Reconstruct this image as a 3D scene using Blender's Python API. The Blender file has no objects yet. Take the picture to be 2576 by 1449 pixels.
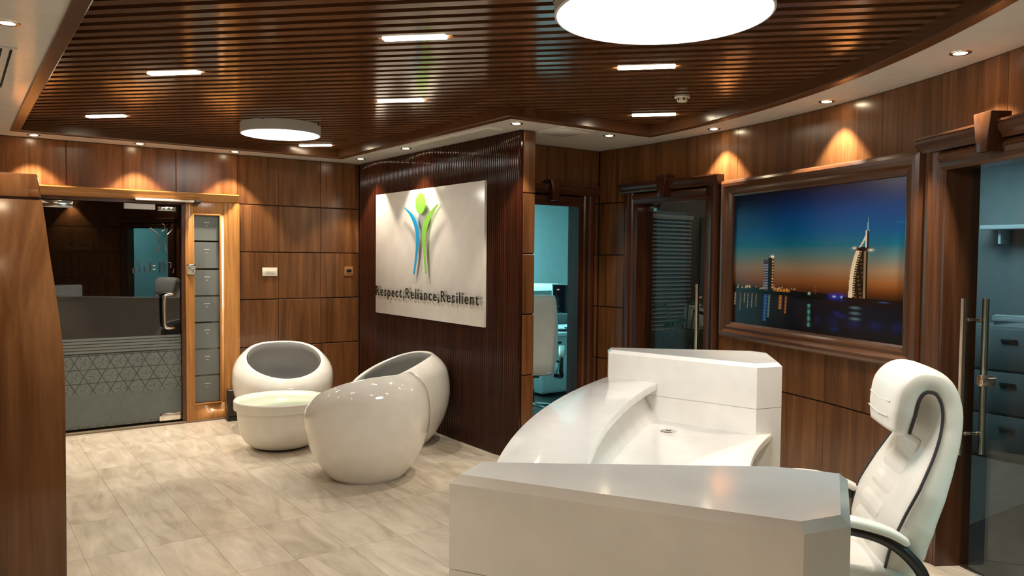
import bpy, bmesh, math, random
import numpy as np
from mathutils import Vector, Matrix
random.seed(7)
R = math.radians
sc = bpy.context.scene
col = sc.collection

# ------------------------------------------------------------------ camera, world, exposure
CAM_H = 1.6
right = Vector((0.8138, -0.5810, 0.0089)); up = Vector((0.0155, 0.0369, 0.9992)); fwd = Vector((0.5809, 0.8130, -0.0390))
cam_d = bpy.data.cameras.new('camera'); cam = bpy.data.objects.new('camera', cam_d); col.objects.link(cam)
cam_d.sensor_width = 36; cam_d.lens = 1970.9 / 2576 * 36; cam_d.clip_start = 0.02; cam_d.clip_end = 60
m = Matrix((right, up, -fwd)).transposed().to_4x4(); m.translation = (0, 0, CAM_H)
cam.matrix_world = m
sc.camera = cam
w = bpy.data.worlds.new('world'); sc.world = w; w.use_nodes = True
w.node_tree.nodes['Background'].inputs[0].default_value = (0.02, 0.018, 0.016, 1)
w.node_tree.nodes['Background'].inputs[1].default_value = 0.2
vs = sc.view_settings
vs.view_transform = 'Standard'; vs.look = 'None'; vs.gamma = 1; vs.use_curve_mapping = False
EXPOSURE = 1.42
vs.exposure = EXPOSURE
cy = sc.cycles
cy.use_denoising = True; cy.use_adaptive_sampling = True; cy.adaptive_threshold = .02; cy.max_bounces = 7; cy.diffuse_bounces = 4; cy.glossy_bounces = 4; cy.transmission_bounces = 5
cy.transparent_max_bounces = 12; cy.sample_clamp_indirect = 4; cy.caustics_reflective = False; cy.caustics_refractive = False
cy.blur_glossy = 0.2

WARM = (1.0, 0.86, 0.68); COOL = (1.0, 0.96, 0.89); TEAL = (0.31, 0.86, 0.92)
P_SPOT = 12.0; E_ROUND = 9.0; E_BAR = 12.0

# ------------------------------------------------------------------ materials
MATS = {}
def nodemat(name):
    mt = bpy.data.materials.new(name); mt.use_nodes = True
    nt = mt.node_tree; nt.nodes.clear()
    out = nt.nodes.new('ShaderNodeOutputMaterial')
    MATS[name] = mt
    return mt, nt, out
def princ(nt, out, colr=(.8, .8, .8), rough=.5, metal=0, spec=.5, coat=0, emis=None, es=0):
    b = nt.nodes.new('ShaderNodeBsdfPrincipled')
    b.inputs['Base Color'].default_value = (*colr, 1); b.inputs['Roughness'].default_value = rough
    b.inputs['Metallic'].default_value = metal; b.inputs['Specular IOR Level'].default_value = spec
    b.inputs['Coat Weight'].default_value = coat; b.inputs['Coat Roughness'].default_value = .06
    if emis:
        b.inputs['Emission Color'].default_value = (*emis, 1); b.inputs['Emission Strength'].default_value = es
    nt.links.new(b.outputs[0], out.inputs[0])
    return b
def coords(nt, scale, rnd=True):
    tc = nt.nodes.new('ShaderNodeTexCoord'); mp = nt.nodes.new('ShaderNodeMapping')
    mp.inputs['Scale'].default_value = scale
    if rnd:
        oi = nt.nodes.new('ShaderNodeObjectInfo'); mu = nt.nodes.new('ShaderNodeVectorMath'); mu.operation = 'SCALE'
        cb = nt.nodes.new('ShaderNodeCombineXYZ')
        for i in range(3): nt.links.new(oi.outputs['Random'], cb.inputs[i])
        nt.links.new(cb.outputs[0], mu.inputs[0]); mu.inputs['Scale'].default_value = 37.0
        ad = nt.nodes.new('ShaderNodeVectorMath'); ad.operation = 'ADD'
        nt.links.new(tc.outputs['Object'], ad.inputs[0]); nt.links.new(mu.outputs[0], ad.inputs[1])
        nt.links.new(ad.outputs[0], mp.inputs[0])
    else:
        nt.links.new(tc.outputs['Object'], mp.inputs[0])
    return mp.outputs[0]
def noise(nt, vec, scale, detail=4, dist=0.0, rough=.5):
    n = nt.nodes.new('ShaderNodeTexNoise'); n.inputs['Scale'].default_value = scale
    n.inputs['Detail'].default_value = detail; n.inputs['Distortion'].default_value = dist; n.inputs['Roughness'].default_value = rough
    nt.links.new(vec, n.inputs['Vector']); return n.outputs['Fac']
def ramp(nt, fac, stops):
    r = nt.nodes.new('ShaderNodeValToRGB'); e = r.color_ramp.elements
    while len(e) < len(stops): e.new(.5)
    for i, (p, c) in enumerate(stops): e[i].position = p; e[i].color = (*c, 1)
    nt.links.new(fac, r.inputs[0]); return r.outputs[0]
def mixc(nt, a, b, fac, mode='MIX'):
    mx = nt.nodes.new('ShaderNodeMix'); mx.data_type = 'RGBA'; mx.blend_type = mode
    for k, v in ((6, a), (7, b)):
        if hasattr(v, 'default_value') or hasattr(v, 'links'): nt.links.new(v, mx.inputs[k])
        else: mx.inputs[k].default_value = (*v, 1)
    if hasattr(fac, 'links'): nt.links.new(fac, mx.inputs[0])
    else: mx.inputs[0].default_value = fac
    return mx.outputs[2]
def wood(name, dark, mid, light, axis='z', rough=.3, coat=.0, spec=.5, rnd=True, g=1.0):
    mt, nt, out = nodemat(name)
    b = princ(nt, out, rough=rough, coat=coat, spec=spec)
    s = {'z': (7*g, 7*g, .42*g), 'x': (.5*g, 8*g, 8*g), 'y': (8*g, .5*g, 8*g)}[axis]
    v = coords(nt, s, rnd)
    n1 = noise(nt, v, 1.3, 5, 1.1, .55)
    c1 = ramp(nt, n1, [(.30, dark), (.5, mid), (.72, light)])
    s2 = tuple(q*6 for q in s)
    n2 = noise(nt, coords(nt, s2, rnd), 1.6, 3, .2)
    c2 = ramp(nt, n2, [(.35, (.74, .74, .74)), (.62, (1.06, 1.06, 1.06))])
    nt.links.new(mixc(nt, c1, c2, .55, 'MULTIPLY'), b.inputs['Base Color'])
    return mt
def plain(name, c, rough=.5, metal=0, spec=.5, coat=0):
    mt, nt, out = nodemat(name); b = princ(nt, out, c, rough, metal, spec, coat)
    v = coords(nt, (1, 1, 1), False)
    n = noise(nt, v, 9, 3)
    d = tuple(q*.93 for q in c)
    nt.links.new(ramp(nt, n, [(.3, d), (.7, c)]), b.inputs['Base Color'])
    return mt
def emit(name, c, s):
    mt, nt, out = nodemat(name); e = nt.nodes.new('ShaderNodeEmission')
    e.inputs[0].default_value = (*c, 1); e.inputs[1].default_value = s
    nt.links.new(e.outputs[0], out.inputs[0]); return mt
def glassy(name, tint, ior=1.45, rough=0.0, extra=0.0):
    mt, nt, out = nodemat(name)
    tr = nt.nodes.new('ShaderNodeBsdfTransparent'); tr.inputs[0].default_value = (*tint, 1)
    gl = nt.nodes.new('ShaderNodeBsdfGlossy'); gl.inputs['Roughness'].default_value = rough; gl.inputs[0].default_value = (.95, .95, .95, 1)
    f0 = ((ior-1)/(ior+1))**2        # Schlick, the same on both faces of a thin pane
    lw = nt.nodes.new('ShaderNodeLayerWeight'); lw.inputs['Blend'].default_value = .5
    pw = nt.nodes.new('ShaderNodeMath'); pw.operation = 'POWER'; pw.inputs[1].default_value = 5.0; nt.links.new(lw.outputs['Facing'], pw.inputs[0])
    ad = nt.nodes.new('ShaderNodeMath'); ad.operation = 'MULTIPLY_ADD'; ad.inputs[1].default_value = 1-f0; ad.inputs[2].default_value = f0+extra; ad.use_clamp = True
    nt.links.new(pw.outputs[0], ad.inputs[0])
    mx = nt.nodes.new('ShaderNodeMixShader'); nt.links.new(ad.outputs[0], mx.inputs[0])
    nt.links.new(tr.outputs[0], mx.inputs[1]); nt.links.new(gl.outputs[0], mx.inputs[2]); nt.links.new(mx.outputs[0], out.inputs[0])
    return mt
def film(name, c, opacity, pattern=False):
    """translucent frosted film, optional clear geometric line pattern"""
    mt, nt, out = nodemat(name)
    tr = nt.nodes.new('ShaderNodeBsdfTransparent')
    b = nt.nodes.new('ShaderNodeBsdfPrincipled'); b.inputs['Base Color'].default_value = (*c, 1); b.inputs['Roughness'].default_value = .35
    mx = nt.nodes.new('ShaderNodeMixShader'); mx.inputs[0].default_value = opacity
    if pattern:
        tc = nt.nodes.new('ShaderNodeTexCoord'); sep = nt.nodes.new('ShaderNodeSeparateXYZ'); nt.links.new(tc.outputs['Object'], sep.inputs[0])
        def mth(op, a, b_=None):
            n = nt.nodes.new('ShaderNodeMath'); n.operation = op
            for i, q in enumerate((a, b_)):
                if q is None: continue
                if isinstance(q, (int, float)): n.inputs[i].default_value = q
                else: nt.links.new(q, n.inputs[i])
            return n.outputs[0]
        best = None
        for ang in (0, 60, 120):
            for per, wd, off in ((.125, .035, 0), (.0625, .04, .5)):
                d = mth('ADD', mth('MULTIPLY', sep.outputs[0], math.sin(R(ang))/per), mth('MULTIPLY', sep.outputs[2], math.cos(R(ang))/per))
                d = mth('ABSOLUTE', mth('SUBTRACT', mth('FRACT', mth('ADD', d, off + 100.0)), .5))
                ln = mth('LESS_THAN', d, wd)
                if off: # broken lines
                    q = mth('ADD', mth('MULTIPLY', sep.outputs[0], math.cos(R(ang))/.07), mth('MULTIPLY', sep.outputs[2], -math.sin(R(ang))/.07))
                    ln = mth('MULTIPLY', ln, mth('LESS_THAN', mth('FRACT', mth('ADD', q, 100.0)), .45))
                best = ln if best is None else mth('MAXIMUM', best, ln)
        fade = mth('MULTIPLY', best, .72)
        nt.links.new(mth('MULTIPLY', mth('SUBTRACT', 1.0, fade), opacity), mx.inputs[0])
    nt.links.new(tr.outputs[0], mx.inputs[1]); nt.links.new(b.outputs[0], mx.inputs[2]); nt.links.new(mx.outputs[0], out.inputs[0])
    return mt

wood('walnut', (.080, .0295, .0095), (.142, .0570, .0190), (.205, .0860, .0310), 'z', .24, 0, .5)
wood('walnut_dark', (.026, .0078, .0034), (.050, .0155, .0060), (.080, .027, .0105), 'z', .22, 0, .5)
wood('moulding', (.042, .0150, .0062), (.078, .030, .0125), (.115, .047, .0210), 'z', .25, 0, .5)
wood('moulding_h', (.042, .0150, .0062), (.078, .030, .0125), (.115, .047, .0210), 'x', .25, 0, .5)
wood('walnut_dark_h', (.026, .0078, .0034), (.050, .0155, .0060), (.080, .027, .0105), 'x', .22, 0, .5)
wood('honey_oak_h', (.40, .175, .044), (.48, .215, .058), (.55, .265, .080), 'x', .26, 0, .5)
plain('frame_wood', (.115, .046, .019), .22)
wood('honey_oak', (.36, .150, .036), (.48, .215, .058), (.58, .285, .088), 'z', .26, 0, .5)
wood('pier_wood', (.070, .027, .0095), (.140, .058, .0220), (.230, .108, .0460), 'z', .09, 0, .6, g=.9)
wood('ceiling_slat', (.105, .042, .0175), (.145, .061, .0265), (.190, .086, .0400), 'x', .13, 0, .7)
wood('reed_wood', (.022, .0052, .0020), (.040, .0098, .0038), (.060, .0160, .0064), 'z', .08, 0, .32)
plain('black_void', (.006, .0025, .0018), .8)
plain('ceiling_white', (.80, .79, .76), .12, 0, .3)
plain('gloss_white', (.88, .86, .81), .06, 0, .5, .6)
plain('desk_white', (.86, .84, .80), .12, 0, .5, .3)
plain('table_white', (.80, .77, .70), .38)
plain('board_white', (.80, .77, .72), .18)
plain('lining_grey', (.34, .345, .335), .55)
plain('seat_grey', (.44, .42, .39), .55)
plain('leather_white', (.84, .81, .75), .38)
plain('piping_dark', (.035, .03, .035), .5)
plain('black_plastic', (.012, .010, .010), .35)
plain('black_leather', (.030, .021, .016), .32)
plain('chrome', (.82, .80, .77), .12, 1)
plain('steel_pull', (.70, .60, .48), .22, 1)
plain('lamp_white', (.62, .62, .60), .45)
plain('switch_white', (.74, .68, .58), .35)
plain('switch_wood', (.32, .15, .055), .4)
plain('dark_glass', (.012, .012, .018), .06)
plain('threshold_stone', (.22, .17, .12), .35)
plain('tile_base', (.20, .155, .11), .5)
plain('corridor_wall', (.055, .020, .010), .35)
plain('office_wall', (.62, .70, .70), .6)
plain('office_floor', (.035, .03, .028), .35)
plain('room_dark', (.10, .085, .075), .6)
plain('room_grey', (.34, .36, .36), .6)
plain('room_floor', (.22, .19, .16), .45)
plain('floor_dark_brown', (.050, .030, .018), .7)
plain('office_white', (.75, .78, .78), .4)
plain('leaf_green', (.015, .03, .012), .35)
plain('pot_dark', (.03, .025, .02), .4)
plain('blind_grey', (.30, .27, .24), .45)
plain('logo_green', (.28, .66, .09), .3)
plain('logo_blue', (.015, .36, .72), .3)
plain('black_acrylic', (.010, .008, .007), .12)
plain('mint_glass', (.56, .66, .50), .10)
glassy('clear_acrylic', (.95, .96, .95), 1.22)
glassy('door_glass', (.50, .50, .47), 1.75, 0, .02)
glassy('room_glass', (.88, .92, .92), 1.45)
film('frost', (.20, .225, .215), .70)
film('frost_pattern', (.17, .20, .19), .74, True)
film('frost_faint', (.19, .225, .215), .45)
emit('round_emit', COOL, E_ROUND)
emit('bar_emit', (1.0, .86, .62), E_BAR)
emit('bulb_emit', (1.0, .80, .52), 30)
emit('office_panel', TEAL, 10.5)
emit('dim_panel', (.52, .88, 1.0), 5.0)
emit('fill_panel', (1.0, .86, .70), 1.6)
emit('led_blue', (.05, .35, 1.0), 4)

# floor tile: travertine streaks along local y
mt, nt, out = nodemat('travertine'); b = princ(nt, out, rough=.26, spec=.35)
v = coords(nt, (4.2, .9, 1)); n1 = noise(nt, v, 1.7, 7, 1.3, .62)
c1 = ramp(nt, n1, [(.28, (.46, .39, .30)), (.48, (.60, .53, .43)), (.60, (.66, .59, .49)), (.74, (.76, .70, .61))])
n2 = noise(nt, coords(nt, (2.2, 1.6, 1)), 1.5, 5, .8); c2 = ramp(nt, n2, [(.3, (.80, .80, .80)), (.7, (1.06, 1.06, 1.06))])
nt.links.new(mixc(nt, c1, c2, .8, 'MULTIPLY'), b.inputs['Base Color'])
# picture print: colour attribute
mt, nt, out = nodemat('print'); b = princ(nt, out, rough=.20, spec=.4)
at = nt.nodes.new('ShaderNodeAttribute'); at.attribute_name = 'ink'; nt.links.new(at.outputs['Color'], b.inputs['Base Color'])

# ------------------------------------------------------------------ geometry helpers
def box(x0, x1, y0, y1, z0, z1):
    v = [(x, y, z) for z in (z0, z1) for y in (y0, y1) for x in (x0, x1)]
    return v, [(0, 2, 3, 1), (4, 5, 7, 6), (0, 1, 5, 4), (2, 6, 7, 3), (0, 4, 6, 2), (1, 3, 7, 5)]
def prism(poly, z0, z1):
    n = len(poly); v = [(x, y, z0) for x, y in poly] + [(x, y, z1) for x, y in poly]
    a = sum(poly[i][0]*poly[(i+1) % n][1] - poly[(i+1) % n][0]*poly[i][1] for i in range(n))
    f = [tuple(range(n-1, -1, -1)), tuple(range(n, 2*n))] + [(i, (i+1) % n, n+(i+1) % n, n+i) for i in range(n)]
    if a < 0: f = [q[::-1] for q in f]
    return v, f
def tf(g, M):
    return [tuple(M @ Vector(p)) for p in g[0]], g[1]
def prism_yz(poly, x0, x1):      # poly in (y,z), extruded along x
    return tf(prism(poly, x0, x1), Matrix(((0, 0, 1, 0), (1, 0, 0, 0), (0, 1, 0, 0), (0, 0, 0, 1))))
def prism_xz(poly, y0, y1):      # poly in (x,z), extruded along y
    g = prism(poly, y0, y1)
    return [(p[0], p[2], p[1]) for p in g[0]], [q[::-1] for q in g[1]]
def cyl(p0, p1, r, n=12, r2=None):
    p0, p1 = Vector(p0), Vector(p1); d = (p1-p0).normalized(); r2 = r if r2 is None else r2
    a = d.orthogonal().normalized(); c = d.cross(a)
    v = []
    for p, q in ((p0, r), (p1, r2)):
        for i in range(n):
            t = 2*math.pi*i/n; v.append(tuple(p + a*(q*math.cos(t)) + c*(q*math.sin(t))))
    return v, [tuple(range(n-1, -1, -1)), tuple(range(n, 2*n))] + [(i, (i+1) % n, n+(i+1) % n, n+i) for i in range(n)]
def tube(pts, r, n=8, closed=False):
    P = [Vector(p) for p in pts]; N = len(P); v = []; f = []
    prev = None
    for i in range(N):
        d = (P[(i+1) % N]-P[i-1]) if closed else (P[min(i+1, N-1)]-P[max(i-1, 0)])
        d.normalize()
        a = d.orthogonal().normalized() if prev is None else (prev - d*prev.dot(d)).normalized()
        prev = a; c = d.cross(a); rr = r[i] if isinstance(r, (list, tuple)) else r
        for k in range(n):
            t = 2*math.pi*k/n; v.append(tuple(P[i] + a*(rr*math.cos(t)) + c*(rr*math.sin(t))))
    for i in range(N if closed else N-1):
        j = (i+1) % N
        for k in range(n): f.append((i*n+k, i*n+(k+1) % n, j*n+(k+1) % n, j*n+k))
    if not closed: f += [tuple(range(n-1, -1, -1)), tuple(range((N-1)*n, N*n))]
    return v, f
def lathe(prof, n=40, c=(0, 0)):
    v = []; f = []; L = len(prof)
    for r, z in prof:
        for i in range(n):
            t = 2*math.pi*i/n; v.append((c[0]+r*math.cos(t), c[1]+r*math.sin(t), z))
    for j in range(L-1):
        for i in range(n): f.append((j*n+i, j*n+(i+1) % n, (j+1)*n+(i+1) % n, (j+1)*n+i))
    if prof[0][0] > 1e-6: f.append(tuple(range(n-1, -1, -1)))
    if prof[-1][0] > 1e-6: f.append(tuple(range((L-1)*n, L*n)))
    return v, f
def arcbox(cx, cy_, a0, a1, r0, r1, z0, z1, n=6):
    v = []; f = []
    for i in range(n+1):
        a = R(a0+(a1-a0)*i/n)
        for r in (r0, r1):
            for zz in (z0, z1): v.append((cx+r*math.cos(a), cy_+r*math.sin(a), zz))
    for i in range(n):
        o = 4*i; p = o+4
        f += [(o, o+1, p+1, p), (o+2, p+2, p+3, o+3), (o, p, p+2, o+2), (o+1, o+3, p+3, p+1)]
    f += [(0, 2, 3, 1), (4*n, 4*n+1, 4*n+3, 4*n+2)]
    return v, f
def join(gs):
    V = []; F = []
    for v, f in gs:
        o = len(V); V += list(v); F += [tuple(i+o for i in q) for q in f]
    return V, F
def make_mesh(name, g, mat, bevel=0, seg=2, smooth=None):
    if isinstance(g, list): g = join(g)
    me = bpy.data.meshes.new(name); me.from_pydata([tuple(p) for p in g[0]], [], g[1]); me.update()
    bm = bmesh.new(); bm.from_mesh(me)
    bmesh.ops.remove_doubles(bm, verts=bm.verts, dist=1e-6)
    bmesh.ops.recalc_face_normals(bm, faces=bm.faces)
    if bevel:
        ed = [e for e in bm.edges if len(e.link_faces) == 2 and e.calc_face_angle(0) > .5]
        bmesh.ops.bevel(bm, geom=ed, offset=bevel, segments=seg, affect='EDGES', profile=.5, clamp_overlap=True)
    bm.to_mesh(me); bm.free()
    if smooth is not None or bevel:
        me.shade_smooth(); me.set_sharp_from_angle(angle=R(smooth if smooth else 35))
    if mat: me.materials.append(MATS[mat])
    return me
def obj(name, g, mat, parent=None, loc=(0, 0, 0), rz=0, bevel=0, seg=2, smooth=None, rot=None):
    me = g if isinstance(g, bpy.types.Mesh) else make_mesh(name, g, mat, bevel, seg, smooth)
    o = bpy.data.objects.new(name, me); col.objects.link(o)
    o.parent = parent; o.location = loc
    o.rotation_euler = rot if rot else (0, 0, rz)
    return o
def tag(o, label=None, cat=None, group=None, kind=None):
    for k, v in (('label', label), ('category', cat), ('group', group), ('kind', kind)):
        if v: o[k] = v
    return o
def thing(name, label, cat, loc=(0, 0, 0), rz=0, group=None):
    o = bpy.data.objects.new(name, None); col.objects.link(o); o.empty_display_size = .1
    o.location = loc; o.rotation_euler = (0, 0, rz)
    return tag(o, label, cat, group)
def struct(name, g=None, mat=None, loc=(0, 0, 0), rz=0, **k):
    if g is None:
        o = bpy.data.objects.new(name, None); col.objects.link(o); o.location = loc; o.rotation_euler = (0, 0, rz)
    else: o = obj(name, g, mat, None, loc, rz, **k)
    o['kind'] = 'structure'; return o
def catmull(P, n=8):
    P = [Vector(p) for p in P]; out = []
    for i in range(len(P)-1):
        a, b_, c, d = P[max(i-1, 0)], P[i], P[i+1], P[min(i+2, len(P)-1)]
        for k in range(n):
            t = k/n
            out.append(.5*((2*b_)+(c-a)*t+(2*a-5*b_+4*c-d)*t*t+(3*b_-a-3*c+d)*t**3))
    out.append(P[-1]); return out
def interp(x, xs, ys): return float(np.interp(x, xs, ys))

# ------------------------------------------------------------------ layout constants
H = 2.583                       # soffit height
YA, XB, YC = 7.84, 3.58, 5.45   # entrance wall, reeded wall, recess wall
DX, DY, DR = -1.56, 4.876, 6.445  # curved wall D (circle in plan)
ROWS = [0.0, .68, 1.157, 1.63, 2.10, H]
GAP = .0045
def dpt(a, r=DR): return (DX+r*math.cos(R(a)), DY+r*math.sin(R(a)))

# ------------------------------------------------------------------ floor
floor = struct('floor', box(-1.5, 8.8, -2.2, 10.4, -.12, -.004), 'travertine')
TX, TY = .303, .627
tile_me = make_mesh('tile', box(-TX/2+.001, TX/2-.001, -TY/2+.001, TY/2-.001, -.006, 0), 'travertine')
cnt = 0
for i in range(-5, 15):
    for j in range(-6, 7):
        x = .845+TX*(i+.5); y = 3.96+TY*(j+.5)
        r = math.hypot(x-DX, y-DY)
        if x < -.7 or y > YA-TY*.4 or r > DR-.30 or (x > XB-.12 and y > 4.9) or (x > 3.2 and y > 5.2): continue
        if y < .4 and x < 1.6: continue
        obj('tile', tile_me, None, floor, (x, y, 0)); cnt += 1

# ------------------------------------------------------------------ walls
def panel(parent, x0, x1, z0, z1, y=0, t=.012, mat='walnut'):
    g = box(-(x1-x0)/2+.0015, (x1-x0)/2-.0015, -t, 0, -(z1-z0)/2+GAP, (z1-z0)/2-GAP)
    return obj('panel', g, mat, parent, ((x0+x1)/2, y, (z0+z1)/2), bevel=.003, seg=1)
# wall_back (entrance wall A)
OA0, OA1 = .46, 2.27
wall_a = struct('wall_back', [box(-1.4, OA0, YA+.012, YA+.14, 0, H), box(OA1, XB+.06, YA+.012, YA+.14, 0, H), box(OA0, OA1, YA+.012, YA+.14, 2.15, H)], 'black_void')
for r0, r1 in zip(ROWS[:-1], ROWS[1:]):
    if r1 > 2.2: cs = [-.9, -.08, .82, 1.72, 2.287, 2.69, 3.14, XB-.012]
    else: cs = [2.27, 2.69, 3.14, XB-.012]
    for a, b_ in zip(cs[:-1], cs[1:]): panel(wall_a, a, b_, (r0 if r1 < 2.2 else 2.10) if a > 2.2 else 2.185, r1, YA+.012)
for r0, r1 in zip(ROWS[:-2], ROWS[1:-1]):
    for a, b_ in zip([-.9, -.08], [-.08, .445]): panel(wall_a, a, b_, r0, r1, YA+.012)
# wall_left
wall_l = struct('wall_left', box(-1.4, -1.2, -1.7, YA+.14, 0, H), 'ceiling_white')  # unseen side of the room; off-white chosen to bounce fill light
# wall_partition (reeded wall B)
wall_b = struct('wall_partition', box(XB, XB+.125, 4.905, YA+.012, 0, H), 'reed_wood')
PER = .0288; n_reed = int((YA-4.93)/PER)
ang = [math.pi*i/7 for i in range(8)]
poly = [(-.0128*math.sin(a), -.0128*math.cos(a)) for a in ang]
reed_me = make_mesh('reed', prism(poly, .0, H-.002), 'reed_wood', smooth=50)
for k in range(n_reed): obj('reed', reed_me, None, wall_b, (XB+.0005, YA-.012-PER*(k+.5), 0))
for r0, r1 in zip(ROWS[:-1], ROWS[1:]):
    obj('panel', box(-.055, .055, -.012, 0, -(r1-r0)/2+GAP, (r1-r0)/2-GAP), 'walnut', wall_b, (XB+.075, 4.905, (r0+r1)/2), bevel=.003, seg=1)
# wall_recess (wall C with the office doorway)
C0, C1 = 3.89, 4.62
wall_c = struct('wall_recess', [box(XB+.125, C0, YC+.012, YC+.12, 0, H), box(C1, 4.98, YC+.012, YC+.12, 0, H), box(C0, C1, YC+.012, YC+.12, 2.075, H)], 'black_void')
for a, b_ in ((3.71, 4.27), (4.27, 4.87)): panel(wall_c, a, b_, 2.10, H, YC+.012)
for r0, r1 in zip(ROWS[:-2], ROWS[1:-1]): panel(wall_c, 4.79, 4.87, r0, r1, YC+.012)
# wall_right (curved wall D)
DOORS = {'d1': -3.03, 'd2': -30.15, 'd3': -45.9}
HALF = .42/DR*180/math.pi
segs = []; a_hi = 5.2
for k in ('d1', 'd2', 'd3'):
    segs.append((a_hi, DOORS[k]+HALF)); a_hi = DOORS[k]-HALF
segs.append((a_hi, -93))
gs = [arcbox(DX, DY, a1, a0, DR+.012, DR+.14, 0, H, max(2, int((a0-a1)/1.5))) for a0, a1 in segs]
gs += [arcbox(DX, DY, DOORS[k]-HALF, DOORS[k]+HALF, DR+.012, DR+.14, 2.12, H, 6) for k in DOORS]
wall_d = struct('wall_right', gs, 'black_void', smooth=20)
seams = [4.9] + [-21.7+4.1*k for k in range(6, -18, -1)]
FO = .545/DR*180/math.pi
for s0, s1 in zip(seams[:-1], seams[1:]):
    for r0, r1 in zip(ROWS[:-1], ROWS[1:]):
        ivs = [(s0, s1)]
        if r1 < 2.2:
            for d in DOORS.values():
                nv = []
                for h, l in ivs:
                    lo, hi = d-FO, d+FO
                    if l >= hi or h <= lo: nv.append((h, l)); continue
                    if h > hi: nv.append((h, hi))
                    if l < lo: nv.append((lo, l))
                ivs = nv
        for h, l in ivs:
            if h-l < .15: continue
            g = .013
            ac = (h+l)/2; cxy = dpt(ac)
            geo = arcbox(0, 0, (l-ac)+g, (h-ac)-g, DR, DR+.012, -(r1-r0)/2+GAP, (r1-r0)/2-GAP, max(2, int((h-l)/.9)))
            geo = ([(x-DR, y, z) for x, y, z in geo[0]], geo[1])
            obj('panel', geo, 'walnut', wall_d, (*cxy, (r0+r1)/2), R(ac), smooth=25)

# ------------------------------------------------------------------ ceiling: white soffit, wood frame, slats
FX, FY, FR = -1.227, 5.058, 5.829
xl, yf, xb, yn = .392, 7.455, 3.205, 4.515
a_s = math.degrees(math.asin((yn-FY)/FR)); a_e = math.degrees(-math.acos((xl-FX)/FR))
path = [(xl, yf), (xb, yf), (xb, yn)] + [(FX+FR*math.cos(R(a)), FY+FR*math.sin(R(a))) for a in np.linspace(a_s, a_e, 40)]
def offset(P, d):   # inward offset of clockwise loop
    n = len(P); out = []
    for i in range(n):
        p0, p1, p2 = Vector(P[i-1]), Vector(P[i]), Vector(P[(i+1) % n])
        e1 = (p1-p0).normalized(); e2 = (p2-p1).normalized()
        n1 = Vector((e1.y, -e1.x)); n2 = Vector((e2.y, -e2.x))
        bs = (n1+n2).normalized(); out.append(tuple(p1+bs*(d/max(.3, bs.dot(n1)))))
    return out
outer = [(-1.3, YA+.1), (XB+.06, YA+.1), (XB+.06, YC+.06), (4.97, YC+.06)] + [dpt(a, DR+.06) for a in np.linspace(4.9, -88, 60)] + [(-1.3, -1.62)]
bm = bmesh.new()
for loop in (outer, path):
    vsx = [bm.verts.new((x, y, H)) for x, y in loop]
    for i in range(len(vsx)): bm.edges.new((vsx[i], vsx[(i+1) % len(vsx)]))
bmesh.ops.triangle_fill(bm, use_beauty=True, edges=bm.edges[:])
bmesh.ops.solidify(bm, geom=bm.faces[:], thickness=-.02) if False else None
for fc in bm.faces:
    if fc.normal.z > 0: fc.normal_flip()
me = bpy.data.meshes.new('ceiling'); bm.to_mesh(me); bm.free(); me.materials.append(MATS['ceiling_white'])
ceiling = struct('ceiling', me, None)
inner = offset(path, .068); inner2 = offset(path, .060)
def ring(A, za, B, zb):
    n = len(A); v = [(x, y, za) for x, y in A]+[(x, y, zb) for x, y in B]
    return v, [(i, (i+1) % n, n+(i+1) % n, n+i) for i in range(n)]
pin = offset(path, .008)
trim = struct('trim_1', [ring(path, H+.002, path, H-.012), ring(path, H-.012, inner2, H-.012), ring(inner2, H-.012, inner, H-.004), ring(inner, H-.004, inner, H+.075)], 'frame_wood')
ip = offset(path, .066)
back = obj('slat_backing', ([(x, y, 2.735) for x, y in offset(path, .03)], [tuple(range(len(path)))]), 'black_void', ceiling)
trim_w = obj('recess_side', ring(ip, H+.06, ip, 2.735), 'black_void', ceiling)
# slats, 45 degrees
SP, SW, S0 = .1034, .056, 3.0166+.048
def cuts(s, P):      # intersections of line x+y = s*sqrt2 with loop P -> sorted t = (x-y)/sqrt2
    ts = []; n = len(P); q = s*math.sqrt(2)
    for i in range(n):
        (x0, y0), (x1, y1) = P[i], P[(i+1) % n]
        f0, f1 = x0+y0-q, x1+y1-q
        if (f0 < 0) != (f1 < 0):
            u = f0/(f0-f1); x = x0+(x1-x0)*u; y = y0+(y1-y0)*u; ts.append((x-y)/math.sqrt(2))
    return sorted(ts)
for k in range(-34, 46):
    s0 = S0+SP*k; s1 = s0+SW
    t0, t1 = cuts(s0, ip), cuts(s1, ip)
    if len(t0) != len(t1) or not t0:
        tm = cuts((s0+s1)/2, ip)
        if not tm: continue
        t0 = t1 = tm
    for i in range(0, len(t0)-1, 2):
        if min(t0[i+1]-t0[i], t1[i+1]-t1[i]) < .02: continue
        sm = (s0+s1)/2; tmid = (t0[i]+t0[i+1])/2
        cx = (sm+tmid)/math.sqrt(2); cyy = (sm-tmid)/math.sqrt(2)
        # local x along (1,-1), local y along (1,1)
        pl = [(t0[i]-tmid+.003, -SW/2), (t0[i+1]-tmid-.003, -SW/2), (t1[i+1]-tmid-.003, SW/2), (t1[i]-tmid+.003, SW/2)]
        obj('slat', prism(pl, 0, .06), 'ceiling_slat', ceiling, (cx, cyy, 2.645), R(-45))

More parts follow.
